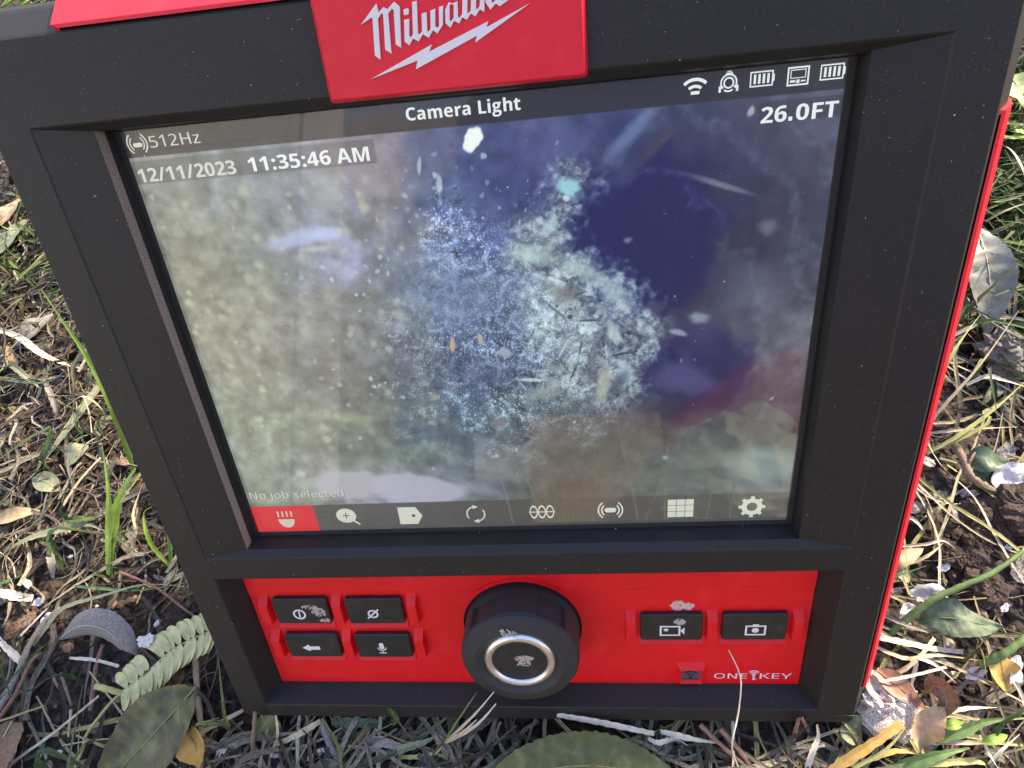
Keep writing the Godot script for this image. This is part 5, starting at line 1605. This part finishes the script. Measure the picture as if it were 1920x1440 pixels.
	leaf("green_leaf", "dark green leaf under the white flake at right", [Vector3(166.1, 7.0, -36.2), Vector3(170.7, 10.0, -36.9), Vector3(179.6, 6.0, -36.1)], 5.0, M.dark_green, M.mid_green, 0.30, 0.00, 0.10, 0.00, 0, 1.15)
	leaf("green_leaf", "narrow dark green leaf below the white flake at right", [Vector3(166.9, 6.0, -34.8), Vector3(169.8, 7.0, -29.7), Vector3(177.2, 3.0, -28.0)], 4.0, M.dark_green, M.mid_green, 0.50, 0.00, 0.08, 0.00, 0, 1.15)
	leaf("green_leaf", "broad pale green leaf at the top right edge", [Vector3(239.5, 26.0, -233.1), Vector3(239.2, 28.0, -217.7), Vector3(243.6, 24.0, -202.9)], 13.0, M.mid_green, M.pale_vein, 0.25, 0.05, 0.10, 0.00, 0, 1.15)
	leaf("green_leaf", "olive leaf under the pale green one at the right edge", [Vector3(239.5, 14.0, -212.8), Vector3(240.3, 18.0, -203.5), Vector3(250.5, 14.0, -205.3)], 10.0, M.olive_bright, M.vein, 0.25, 0.00, 0.08, 0.00, 0, 1.15)
	leaf("green_leaf", "bright green leaf at the right edge beside the red bumper", [Vector3(234.0, 14.0, -199.1), Vector3(234.1, 20.0, -196.1), Vector3(243.4, 18.0, -199.2)], 6.0, M.green, M.vein, 0.40, 0.00, 0.08, 0.00, 0, 1.15)
	leaf("tan_leaf", "pale tan leaf touching the lower right edge of the monitor", [Vector3(126.4, 8.0, 0.6), Vector3(129.7, 12.0, -1.0), Vector3(140.1, 8.0, -5.4)], 2.8, M.tan, M.straw, 0.50, 0.00, 0.08, 0.00, 0, 1.15)
	leaf("green_leaf", "tiny pale green leaf below the tan leaf at the right edge", [Vector3(130.4, 6.0, 0.6), Vector3(132.1, 6.0, 2.7), Vector3(134.9, 3.0, 4.1)], 3.0, M.dusty, M.pale_vein, 0.30, 0.00, 0.08, 0.00, 0, 1.15)
	leaf("green_leaf", "small bright green leaf in the bottom right corner", [Vector3(127.6, 11.0, 49.2), Vector3(130.3, 12.0, 48.6), Vector3(135.0, 9.0, 48.2)], 1.5, M.green, M.vein, 0.30, 0.00, 0.08, 0.00, 0, 1.15)
	leaf("green_leaf", "bright green slim leaf at the right of the bottom right corner", [Vector3(136.6, 12.0, 53.3), Vector3(140.1, 13.0, 52.3), Vector3(145.8, 10.0, 51.3)], 1.4, M.green, M.vein, 0.40, 0.00, 0.08, 0.00, 0, 1.15)
	leaf("green_leaf", "grey green leaf at the lower right monitor corner", [Vector3(100.5, 6.0, 48.7), Vector3(102.3, 8.0, 50.5), Vector3(105.4, 3.0, 53.0)], 4.5, M.dusty, M.pale_vein, 0.20, 0.00, 0.08, 0.00, 0, 1.15)
	blade("straw", "long thin pale straw rising to the upper right", "straw", [Vector3(155.8, 6.0, -51.8), Vector3(162.1, 12.0, -59.0), Vector3(176.0, 20.0, -72.6), Vector3(192.9, 26.0, -91.7)], 1.3, M.straw, 0.30, "", 1.00)
	blade("straw", "wide yellow straw along the right litter", "straw", [Vector3(153.9, 5.0, -42.2), Vector3(164.3, 11.0, -46.9), Vector3(178.5, 15.0, -56.2), Vector3(191.3, 17.0, -65.9)], 1.6, M.yellow_green, 0.30, "", 1.00)
	blade("straw", "yellow straw ending in a kink right of the monitor", "straw", [Vector3(151.9, 4.0, -43.1), Vector3(161.9, 9.0, -45.0), Vector3(172.8, 13.0, -49.4), Vector3(175.3, 14.0, -52.8)], 1.6, M.yellow_green, 0.30, "", 0.40)
	blade("straw", "pale level straw right of the monitor", "straw", [Vector3(157.8, 5.0, -50.6), Vector3(166.3, 9.0, -49.7), Vector3(186.8, 9.0, -50.2)], 1.2, M.straw, 0.30, "", 1.00)
	blade("straw", "green yellow forked straw beside the right edge", "straw", [Vector3(161.0, 5.0, -68.7), Vector3(167.3, 12.0, -75.5), Vector3(174.5, 16.0, -85.1), Vector3(184.7, 18.0, -96.0)], 1.6, M.yellow_green, 0.30, "", 1.00)
	blade("straw", "short cut yellow straw leaning over the right edge", "straw", [Vector3(168.6, 6.0, -91.5), Vector3(173.0, 12.0, -89.9), Vector3(183.5, 16.0, -92.7)], 1.8, M.straw, 0.30, "", 0.20)
	blade("straw", "white curved straw on the right soil", "straw", [Vector3(174.3, 10.0, -68.4), Vector3(180.1, 14.0, -69.7), Vector3(186.3, 13.0, -68.4), Vector3(195.5, 10.0, -66.3)], 1.9, M.pale, 0.30, "", 1.00)
	blade("straw", "cream straw bowed over the upper right grass", "straw", [Vector3(229.1, 14.0, -197.5), Vector3(225.8, 22.0, -183.0), Vector3(226.2, 22.0, -170.2), Vector3(229.4, 16.0, -167.2)], 1.8, M.pale, 0.30, "", 1.00)
	blade("straw", "yellow straw bunch at the top of the right edge", "straw", [Vector3(229.9, 14.0, -199.7), Vector3(230.8, 20.0, -193.6), Vector3(237.0, 22.0, -188.7)], 2.4, M.yellow_green, 0.30, "", 1.00)
	blade("straw", "long yellow straw crossing the grass at the right edge", "straw", [Vector3(211.3, 12.0, -160.9), Vector3(214.9, 18.0, -156.3), Vector3(224.7, 22.0, -156.3)], 1.9, M.yellow_green, 0.30, "", 1.00)
	blade("straw", "thin yellow straw below the long yellow one", "straw", [Vector3(208.9, 12.0, -150.2), Vector3(213.8, 18.0, -150.2), Vector3(223.4, 20.0, -152.6)], 1.2, M.straw, 0.30, "", 1.00)
	blade("straw", "pale bent straw at the right edge above the tan leaf", "straw", [Vector3(132.2, 6.0, -6.8), Vector3(141.1, 8.0, -6.9), Vector3(146.7, 9.0, -7.7), Vector3(152.8, 4.0, -5.8)], 1.1, M.pale, 0.30, "", 1.00)
	blade("straw", "tan straw running into the bent pale straw", "straw", [Vector3(131.5, 6.0, 0.3), Vector3(139.9, 9.0, -2.6), Vector3(146.5, 9.0, -6.9)], 1.3, M.straw, 0.30, "", 1.00)
	blade("straw", "white hooked straw beside the right bumper", "straw", [Vector3(138.1, 5.0, -18.5), Vector3(140.3, 8.0, -15.4), Vector3(145.1, 3.0, -11.4)], 1.3, M.pale, 0.30, "", 0.30)
	blade("straw", "thin white straw beside the paint flake at right", "straw", [Vector3(144.1, 5.0, -31.3), Vector3(148.0, 7.0, -24.7), Vector3(154.9, 6.0, -22.0), Vector3(163.1, 3.0, -22.9)], 0.7, M.pale, 0.25, "", 1.00)
	blade("straw", "broad white straw leaving the lower right edge", "straw", [Vector3(115.4, 8.0, 23.1), Vector3(123.4, 9.0, 25.2), Vector3(133.6, 7.0, 27.0), Vector3(143.9, 4.0, 27.7)], 2.1, M.pale, 0.30, "", 0.40)
	blade("straw", "pale straw below the broad white one", "straw", [Vector3(116.0, 6.0, 26.2), Vector3(123.6, 9.0, 30.2), Vector3(134.2, 8.0, 29.0), Vector3(149.7, 5.0, 30.7)], 1.5, M.straw, 0.30, "", 1.00)
	blade("straw", "grey straw above the broad white one", "straw", [Vector3(120.1, 7.0, 16.0), Vector3(126.6, 9.0, 20.0), Vector3(138.5, 6.0, 23.5)], 1.2, M.grey, 0.30, "", 1.00)
	blade("straw", "dry forked stem rising from the lower right corner", "stem", [Vector3(105.6, 8.0, 38.8), Vector3(117.4, 13.0, 34.7), Vector3(124.5, 15.0, 30.2), Vector3(131.5, 14.0, 24.5)], 1.5, M.straw, 0.30, "", 0.30)
	blade("straw", "right prong of the dry forked stem", "stem", [Vector3(124.1, 15.0, 30.5), Vector3(130.0, 13.0, 32.2), Vector3(136.7, 8.0, 37.1)], 1.2, M.pale, 0.30, "", 1.00)
	blade("straw", "downward prong of the dry forked stem", "stem", [Vector3(124.1, 15.0, 30.5), Vector3(123.4, 11.0, 35.0), Vector3(121.9, 8.0, 40.8)], 1.3, M.pale, 0.30, "", 1.00)
	blade("straw", "straight pale straw lying across the pink brown leaf", "straw", [Vector3(111.4, 15.0, 37.2), Vector3(120.6, 16.0, 35.4), Vector3(132.8, 13.0, 32.8)], 1.0, M.pale, 0.30, "", 0.20)
	blade("straw", "thin white straw in front of the pale rock", "straw", [Vector3(105.1, 6.0, 43.6), Vector3(109.6, 9.0, 45.5), Vector3(115.8, 7.0, 48.9)], 1.0, M.pale, 0.30, "", 1.00)
	blade("straw", "wide golden straw in the bottom right corner", "straw", [Vector3(92.5, 8.0, 61.9), Vector3(103.2, 13.0, 54.8), Vector3(114.1, 15.0, 48.5)], 3.1, M.gold, 0.30, "", 0.15)
	blade("straw", "yellow straw beside the wide golden one", "straw", [Vector3(99.7, 8.0, 60.7), Vector3(108.8, 12.0, 55.5), Vector3(115.8, 14.0, 49.3)], 1.3, M.yellow_green, 0.30, "", 1.00)
	blade("straw", "orange yellow straw running level at bottom right", "straw", [Vector3(102.9, 9.0, 58.9), Vector3(111.7, 12.0, 55.9), Vector3(120.6, 10.0, 56.9)], 1.6, M.gold, 0.30, "", 1.00)
	blade("grass_blade", "long green blade at the bottom right corner", "grass blade", [Vector3(123.9, 6.0, 53.7), Vector3(132.5, 10.0, 50.6), Vector3(140.6, 11.0, 47.7), Vector3(153.9, 8.0, 46.7)], 3.4, M.mid_green, 0.30, "", 1.00)
	blade("grass_blade", "broad green blade at the bottom edge right", "grass blade", [Vector3(112.1, 6.0, 61.1), Vector3(121.2, 10.0, 57.5), Vector3(133.8, 10.0, 54.8)], 4.0, M.mid_green, 0.30, "", 1.00)
	blade("grass_blade", "yellow green blade cut by the bottom edge right", "grass blade", [Vector3(106.8, 5.0, 61.6), Vector3(118.5, 8.0, 59.3), Vector3(135.4, 8.0, 58.4), Vector3(139.4, 5.0, 60.2)], 2.3, M.yellow_green, 0.30, "", 1.00)
	blade("straw", "tan straw ending in the bottom right corner", "straw", [Vector3(123.7, 7.0, 53.9), Vector3(136.6, 9.0, 53.4), Vector3(149.8, 6.0, 53.9)], 1.3, M.straw, 0.30, "", 1.00)
	blade("straw", "white thin straw pointing up in the bottom right corner", "straw", [Vector3(139.6, 6.0, 59.0), Vector3(143.5, 9.0, 55.1), Vector3(149.8, 9.0, 51.0)], 1.0, M.pale, 0.30, "", 1.00)
	blade("straw", "pale straw pair in front of the folded leaf", "straw", [Vector3(128.5, 12.0, 45.8), Vector3(135.4, 13.0, 44.3), Vector3(146.0, 9.0, 43.9)], 1.3, M.pale, 0.30, "", 1.00)
	blade("straw", "white straw slanting down at the bottom right", "straw", [Vector3(139.0, 8.0, 51.4), Vector3(139.9, 8.0, 56.6), Vector3(142.1, 6.0, 60.3)], 0.9, M.pale, 0.30, "", 1.00)
	stem("stalk", "olive green stalk slanting over the right soil", "stalk", [Vector3(122.2, 5.0, 22.2), Vector3(133.4, 13.0, 13.5), Vector3(142.7, 17.0, 9.3), Vector3(152.7, 19.0, 5.4), Vector3(164.8, 20.0, -1.7)], 1.22, 0.72, M.mid_green, "")
	stem("stalk", "thick olive stalk at the right picture edge", "stalk", [Vector3(145.8, 8.0, 31.8), Vector3(151.0, 13.0, 29.1), Vector3(159.8, 15.0, 23.4)], 1.37, 1.15, M.mid_green, "")
	stem("stalk", "knobbly brown twig on the right soil", "twig", [Vector3(164.4, 6.0, -45.3), Vector3(164.1, 8.0, -37.1), Vector3(164.4, 8.0, -31.6), Vector3(169.0, 7.0, -27.3), Vector3(174.4, 4.0, -25.7)], 1.30, 1.58, M.twig, "")
	stem("stalk", "side shoot of the knobbly brown twig", "twig", [Vector3(164.1, 8.0, -35.0), Vector3(165.9, 10.0, -38.0), Vector3(170.9, 9.0, -43.4)], 0.65, 0.36, M.twig, "")
	stem("stalk", "grey thin twig crossing behind the silvery leaf", "twig", [Vector3(188.6, 8.0, -115.6), Vector3(188.6, 12.0, -102.7), Vector3(193.6, 12.0, -93.7), Vector3(204.9, 8.0, -88.2)], 0.58, 0.43, M.grey_twig, "")
	flake("paint_flake", "large white paint flake at the right picture edge", "flake", Vector3(177.2, 9.0, -31.2), 14.0, M.chip, 0.30, 0.30, 0.30, "", 1.30)
	flake("paint_flake", "clear grey rough flake on the right soil", "flake", Vector3(153.6, 4.0, -25.3), 6.3, M.shard, 0.50, 0.30, 0.30, "", 1.30)
	flake("paint_flake", "long clear grey flake on the right soil", "flake", Vector3(157.2, 4.0, -18.1), 7.7, M.shard, 1.90, 0.30, 0.30, "", 1.30)
	flake("paint_flake", "flat grey flake beside the brown twig", "flake", Vector3(163.4, 5.0, -25.7), 5.6, M.shard, 0.10, 0.30, 0.30, "", 1.30)
	flake("paint_flake", "grey translucent flake by the right bumper", "flake", Vector3(151.6, 6.0, -39.3), 8.4, M.shard, 2.80, 0.30, 0.30, "", 1.30)
	flake("paint_flake", "white chip on the bare right soil", "flake", Vector3(147.4, 3.0, 0.2), 4.2, M.chip, 0.40, 0.30, 0.30, "", 1.30)
	flake("paint_flake", "pointed white flake at the far right of the soil", "flake", Vector3(169.4, 4.0, -8.9), 7.0, M.chip, 2.20, 0.30, 0.30, "", 1.30)
	flake("paint_flake", "grey curled flake at the right edge of the soil", "flake", Vector3(169.9, 6.0, 0.9), 9.1, M.shard, 1.20, 0.30, 0.30, "", 1.30)
	flake("paint_flake", "white crumpled flake beside the olive stalk", "flake", Vector3(137.2, 8.0, 9.7), 10.5, M.chip, 0.20, 0.30, 0.30, "", 1.30)
	flake("paint_flake", "small grey flake beside the lower right bumper", "flake", Vector3(126.7, 6.0, 9.2), 5.6, M.shard, 0.30, 0.30, 0.30, "", 1.30)
	flake("paint_flake", "white flake under the olive stalk", "flake", Vector3(129.6, 6.0, 15.2), 6.3, M.chip, 0.70, 0.30, 0.30, "", 1.30)
	flake("paint_flake", "tiny white chip at the right of the soil", "flake", Vector3(161.8, 4.0, 14.1), 3.5, M.chip, 0.70, 0.30, 0.30, "", 1.30)
	flake("paint_flake", "brown bark flake on the upper right soil", "flake", Vector3(181.7, 5.0, -42.0), 8.4, M.shard, 0.40, 0.30, 0.30, "", 1.30)
	flake("paint_flake", "pale flake beside the yellow leaf", "flake", Vector3(144.8, 6.0, 34.2), 6.3, M.chip, 0.40, 0.30, 0.30, "", 1.30)
	flake("paint_flake", "white flake at the right edge near the yellow leaf", "flake", Vector3(155.9, 8.0, 33.2), 8.4, M.chip, 1.20, 0.30, 0.30, "", 1.30)
	flake("paint_flake", "white flake under the upper right leaves", "flake", Vector3(233.6, 14.0, -201.8), 6.3, M.chip, 1.20, 0.30, 0.30, "", 1.30)
	flake("paint_flake", "pale flake by the right bumper on the soil", "flake", Vector3(144.6, 4.0, -21.3), 7.0, M.shard, 0.20, 0.30, 0.30, "", 1.30)
	stone("rock", "rough pinkish white rock at the lower right monitor corner", "rock", Vector3(113.2, 8.0, 43.0), 8.6, M.rock, 0.75, "", 0.34)
	stone("rock", "smaller grey pink rock under the rough pale rock", "rock", Vector3(119.2, 4.0, 47.1), 6.5, M.rock, 0.60, "", 0.28)
	stone("rock", "crumbly grey lump on the upper right soil", "rock", Vector3(199.5, 5.0, -84.8), 10.0, M.grey_rock, 0.70, "", 0.40)
	stone("clod", "brown soil clod with a flat top on the right soil", "clod", Vector3(169.7, 2.0, -12.7), 5.5, M.clod, 0.65, "", 0.28)
	stone("clod", "small reddish clod beside the white chip", "clod", Vector3(154.1, 2.0, -2.5), 3.6, M.clod, 0.65, "", 0.28)
	stone("clod", "reddish clod right of the small one", "clod", Vector3(157.8, 2.0, -2.0), 4.2, M.clod, 0.65, "", 0.28)
	stone("clod", "round brown clod on the bare soil", "clod", Vector3(150.6, 2.0, -5.4), 5.0, M.clod, 0.65, "", 0.28)
	stone("clod", "brown clod below the clear flake", "clod", Vector3(163.3, 2.0, -13.8), 4.6, M.clod, 0.65, "", 0.28)
	stone("clod", "grey brown clod beside the bent straw", "clod", Vector3(164.8, 2.0, -10.3), 3.8, M.clod, 0.65, "", 0.28)
	stone("clod", "dark brown clod at the right edge", "clod", Vector3(177.8, 4.0, -19.8), 10.0, M.clod, 0.65, "", 0.28)
	stone("clod", "pale brown clod under the olive stalk", "clod", Vector3(158.2, 3.0, 6.9), 6.5, M.clod, 0.65, "", 0.28)
	stone("clod", "brown lump under the knobbly twig", "clod", Vector3(164.3, 3.0, -19.4), 6.0, M.clod, 0.65, "", 0.28)
	leaf("green_leaf", "bright green leaf above the top left corner of the monitor", [Vector3(-417.3, 20.0, -428.5), Vector3(-392.0, 30.0, -419.6), Vector3(-391.4, 30.0, -437.7)], 9.0, M.green, M.vein, 0.30, 0.00, 0.08, 0.00, 0, 1.15)
	leaf("green_leaf", "second bright green leaf behind the top left corner", [Vector3(-393.4, 24.0, -420.0), Vector3(-376.8, 30.0, -418.5), Vector3(-376.9, 28.0, -436.9)], 9.0, M.green, M.vein, 0.30, 0.00, 0.08, 0.00, 0, 1.15)
	blade("straw", "cream straw behind the top left corner of the monitor", "straw", [Vector3(-375.2, 24.0, -420.6), Vector3(-373.4, 30.0, -417.8), Vector3(-380.9, 34.0, -427.7)], 2.2, M.pale, 0.30, "", 1.00)
	stem("dry_weed", "tallest dry weed stem mirrored in the lower screen glass", "stem", [Vector3(-5, 0, 100), Vector3(-7, 33, 102), Vector3(-12, 66, 105), Vector3(-20, 95, 104)], 0.9, 0.4, M.straw, "dry weeds in front of the screen")
	stem("dry_weed", "leaning dry weed stem mirrored in the lower screen glass", "stem", [Vector3(22, 0, 118), Vector3(24, 42, 120), Vector3(28, 84, 123), Vector3(35, 120, 122)], 0.9, 0.4, M.straw, "dry weeds in front of the screen")
	stem("dry_weed", "short dry weed stem mirrored in the lower screen glass", "stem", [Vector3(38, 0, 104), Vector3(41, 28, 106), Vector3(47, 56, 109), Vector3(58, 80, 108)], 0.9, 0.4, M.straw, "dry weeds in front of the screen")
	stem("dry_weed", "second tallest dry weed stem mirrored in the lower screen glass", "stem", [Vector3(52, 0, 126), Vector3(49, 45, 128), Vector3(43, 91, 131), Vector3(33, 130, 130)], 0.9, 0.4, M.straw, "dry weeds in front of the screen")
	stem("dry_weed", "bent dry weed stem mirrored in the lower screen glass", "stem", [Vector3(70, 0, 110), Vector3(72, 30, 112), Vector3(77, 61, 115), Vector3(85, 88, 114)], 0.9, 0.4, M.straw, "dry weeds in front of the screen")
	stem("dry_weed", "far right dry weed stem mirrored in the lower screen glass", "stem", [Vector3(84, 0, 130), Vector3(88, 40, 132), Vector3(97, 80, 135), Vector3(112, 115, 134)], 0.9, 0.4, M.straw, "dry weeds in front of the screen")
	stem("dry_weed", "far left dry weed stem mirrored in the lower screen glass", "stem", [Vector3(8, 0, 134), Vector3(4, 36, 136), Vector3(-4, 73, 139), Vector3(-18, 105, 138)], 0.9, 0.4, M.straw, "dry weeds in front of the screen")
	stem("dry_weed", "middle dry weed stem mirrored in the lower screen glass", "stem", [Vector3(60, 0, 140), Vector3(61, 35, 142), Vector3(63, 70, 145), Vector3(67, 100, 144)], 0.9, 0.4, M.straw, "dry weeds in front of the screen")
	build_fern()


func build_fern() -> void:
	# pale compound leaf: a stalk with overlapping leaflets on both sides of its upper part
	var p := spline([Vector3(-115.8, 15.0, 21.0), Vector3(-130.5, 13.0, 27.0), Vector3(-142.0, 10.0, 35.7), Vector3(-153.6, 7.0, 43.7), Vector3(-161.7, 5.0, 54.4), Vector3(-162.7, 4.0, 59.4), Vector3(-165.3, 2.0, 66.1)], 16)
	var o := thing("fern_leaf", "pale green compound leaf with overlapping leaflets by the lower left edge", "leaf", p[0] * 0.001)
	var first := p[0]
	for i in p.size():
		p[i] -= first
	part("stalk", tube_mesh(p, 0.45, 0.7, 6, 0.05), M.yellow_green, o)
	for k in 16:
		var i := 1 + int(k * 2.7)
		var along := (p[i + 1] - p[i]).normalized()
		for s in [-1.0, 1.0]:
			var side: Vector3 = along.cross(Vector3.UP).normalized() * s
			var q: Vector3 = p[i] + Vector3(0, 0.3 + 0.25 * (k % 2), 0)
			var reach := 8.6 * (1.0 - 0.25 * absf(k - 7.0) / 8.0)
			if s > 0.0 and (k == 9 or k == 10):
				continue
			var pts := [q, q + side * reach * 0.45 + along * reach * 0.02 + Vector3(0, 0.9, 0), q + side * reach * 0.85 + along * reach * 0.28 + Vector3(0, 0.5, 0), q + side * reach + along * reach * 0.62 - Vector3(0, 0.6, 0)]
			part("leaflet", leaf_mesh(spline(pts, 5), 1.75, 0.3, 0.0, 0.04, 0.0, 0.75), M.fern, o)


# ---------------------------------------------------------------- what stands in front of the screen and shows in its glass
func metre_box(a: Vector3, b: Vector3, tilt := 0.0) -> ArrayMesh:
	var st := st_new()
	var lo := a
	var hi := b
	var f := [Vector3(lo.x, lo.y, lo.z - tilt), Vector3(hi.x, lo.y, lo.z - tilt), Vector3(hi.x, hi.y, lo.z), Vector3(lo.x, hi.y, lo.z)]
	var k := [Vector3(lo.x, lo.y, hi.z), Vector3(hi.x, lo.y, hi.z), Vector3(hi.x, hi.y, hi.z), Vector3(lo.x, hi.y, hi.z)]
	quad(st, f[3], f[2], f[1], f[0])
	quad(st, k[0], k[1], k[2], k[3])
	quad(st, f[0], k[0], k[3], f[3])
	quad(st, k[1], f[1], f[2], k[2])
	quad(st, k[3], k[2], f[2], f[3])
	quad(st, f[0], f[1], k[1], k[0])
	return done(st)


func build_surroundings() -> void:
	var speck := noise_image(128, 0.05, 3, 61)
	var siding := grained([[0.0, Color(0.60, 0.60, 0.52)], [0.5, Color(0.68, 0.68, 0.59)], [1.0, Color(0.72, 0.72, 0.64)]], 0.7, 1.5, speck)
	var paint := grained([[0.0, Color(0.74, 0.73, 0.70)], [1.0, Color(0.82, 0.81, 0.78)]], 0.6, 1.5, speck)
	var timber := grained([[0.0, Color(0.22, 0.17, 0.14)], [0.5, Color(0.35, 0.28, 0.24)], [1.0, Color(0.46, 0.38, 0.33)]], 0.85, 2.0, speck)
	var card := grained([[0.0, Color(0.42, 0.29, 0.17)], [0.5, Color(0.52, 0.37, 0.23)], [1.0, Color(0.60, 0.45, 0.29)]], 0.85, 8.0, speck)
	var wall := thing("house_wall", "cream sided house wall with white corner trim mirrored in the top left of the glass", "wall", Vector3(-2.6, 0, 3.0))
	part("wall_core", metre_box(Vector3(-1.6, -0.1, 0.02), Vector3(1.05, 3.4, 0.25)), siding, wall)
	for k in 17:
		part("board", metre_box(Vector3(-1.6, k * 0.2, 0.0), Vector3(1.05, k * 0.2 + 0.2, 0.019), 0.004), siding, wall)
	part("corner_trim", metre_box(Vector3(1.051, -0.1, -0.03), Vector3(1.19, 3.4, 0.25)), paint, wall)
	var fence := thing("timber_fence", "brown upright board fence mirrored beside the house wall", "fence", Vector3(-1.05, 0, 3.3))
	for k in 6:
		part("board", metre_box(Vector3(-0.5 + k * 0.16, -0.1, 0.0), Vector3(-0.35 + k * 0.16, 2.45 + 0.02 * (k % 3), 0.025)), timber, fence)
	part("rail", metre_box(Vector3(-0.5, 0.5, 0.026), Vector3(0.46, 0.6, 0.07)), timber, fence)
	part("rail", metre_box(Vector3(-0.5, 1.9, 0.026), Vector3(0.46, 2.0, 0.07)), timber, fence)
	var box := thing("cardboard_box", "tan cardboard box on the ground mirrored in the lower middle of the glass", "box", Vector3(0.05, 0, 0.86))
	part("carton", metre_box(Vector3(-0.115, -0.01, 0.0), Vector3(0.11, 0.185, 0.2)), card, box)
	part("flap", metre_box(Vector3(-0.115, 0.186, 0.0), Vector3(0.11, 0.19, 0.095)), card, box)
	part("flap", metre_box(Vector3(-0.115, 0.186, 0.105), Vector3(0.11, 0.19, 0.2)), card, box)
	var cloth := grained([[0.0, Color(0.27, 0.012, 0.04)], [0.5, Color(0.33, 0.018, 0.05)], [1.0, Color(0.38, 0.03, 0.065)]], 0.8, 8.0, speck)
	var canvas := grained([[0.0, Color(0.48, 0.48, 0.38)], [0.5, Color(0.60, 0.60, 0.50)], [1.0, Color(0.68, 0.68, 0.58)]], 0.9, 8.0, speck)
	var bag := thing("tool_bag", "dark red tool bag with a sloping top mirrored in the lower right of the glass", "bag", Vector3(0.36, 0, 0.95))
	var outline := [Vector2(-0.20, 0.0), Vector2(0.24, 0.0), Vector2(0.24, 0.30), Vector2(0.09, 0.312), Vector2(-0.01, 0.292), Vector2(-0.10, 0.238), Vector2(-0.19, 0.176)]
	var st := st_new()
	for k in outline.size():
		var p: Vector2 = outline[k]
		var q: Vector2 = outline[(k + 1) % outline.size()]
		var r: Vector2 = p.lerp(Vector2(0.05, 0.15), 0.06)
		var t: Vector2 = q.lerp(Vector2(0.05, 0.15), 0.06)
		quad(st, Vector3(p.x, p.y, 0.02), Vector3(p.x, p.y, 0.2), Vector3(q.x, q.y, 0.2), Vector3(q.x, q.y, 0.02))
		quad(st, Vector3(r.x, r.y, 0.0), Vector3(p.x, p.y, 0.02), Vector3(q.x, q.y, 0.02), Vector3(t.x, t.y, 0.0))
		tri(st, Vector3(0.05, 0.15, 0.0), Vector3(r.x, r.y, 0.0), Vector3(t.x, t.y, 0.0))
		tri(st, Vector3(0.05, 0.15, 0.2), Vector3(q.x, q.y, 0.2), Vector3(p.x, p.y, 0.2))
	part("bag_body", done(st), cloth, bag)
	part("handle", tube_mesh(spline([Vector3(20, 295, 100), Vector3(40, 360, 100), Vector3(130, 370, 100), Vector3(150, 305, 100)], 5), 9, 9, 8, 0.02), M.rubber, bag)
	var sack := thing("canvas_sack", "slumped pale canvas sack mirrored in front of the red bag", "sack", Vector3(0.27, 0.06, 0.82))
	part("sack_body", stone_mesh(120.0, 31, 0.85, 0.16, 22, 32), canvas, sack)
	part("sack_neck", stone_mesh(45.0, 32, 0.8, 0.2, 12, 16), canvas, sack).position = Vector3(0.04, 0.095, 0.0)
	# vehicle shape added for an unseen person; blocks sky and darkens the glass at right
	var navy := plain(Color(0.010, 0.014, 0.045), 0.35)
	var sky_blocker := thing("added_sky_blocker", "navy vehicle shape added in place of a person, darkening the glass at right", "sky_blocker", Vector3(1.9, 0, 2.75))
	var side := [Vector2(-2.48, 0.35), Vector2(2.6, 0.35), Vector2(2.6, 1.0), Vector2(2.35, 1.25), Vector2(1.75, 1.95), Vector2(1.35, 2.22), Vector2(-2.36, 2.26), Vector2(-2.48, 2.1)]
	st = st_new()
	for k in side.size():
		var p: Vector2 = side[k]
		var q: Vector2 = side[(k + 1) % side.size()]
		var r: Vector2 = p.lerp(Vector2(0.0, 1.3), 0.04)
		var t: Vector2 = q.lerp(Vector2(0.0, 1.3), 0.04)
		quad(st, Vector3(p.x, p.y, 0.09), Vector3(p.x, p.y, 1.75), Vector3(q.x, q.y, 1.75), Vector3(q.x, q.y, 0.09))
		for z in [[0.0, 0.09], [1.84, 1.75]]:
			quad(st, Vector3(r.x, r.y, z[0]), Vector3(p.x, p.y, z[1]), Vector3(q.x, q.y, z[1]), Vector3(t.x, t.y, z[0]))
			tri(st, Vector3(0, 1.3, z[0]), Vector3(r.x, r.y, z[0]), Vector3(t.x, t.y, z[0]))
	part("body", done(st), navy, sky_blocker)
	part("side_window", metre_box(Vector3(0.95, 1.28, -0.012), Vector3(1.75, 1.80, 0.02)), M.gloss, sky_blocker)
	part("side_moulding", metre_box(Vector3(-2.3, 0.72, -0.02), Vector3(2.3, 0.80, 0.02)), M.rubber, sky_blocker)
	part("door_handle", metre_box(Vector3(0.78, 1.06, -0.03), Vector3(0.94, 1.10, 0.01)), M.rubber, sky_blocker)
	for x in [-1.55, 1.6]:
		for z in [0.02, 1.6]:
			var wheel := part("wheel", tube_mesh(PackedVector3Array([Vector3(x * 1000, 330, z * 1000 - 40), Vector3(x * 1000, 330, z * 1000 + 200)]), 330, 330, 28, 0.0), M.matte, sky_blocker)
			part("rim", tube_mesh(PackedVector3Array([Vector3(x * 1000, 330, z * 1000 - 50), Vector3(x * 1000, 330, z * 1000 + 100)]), 200, 200, 24, 0.0), M.rubber, wheel)
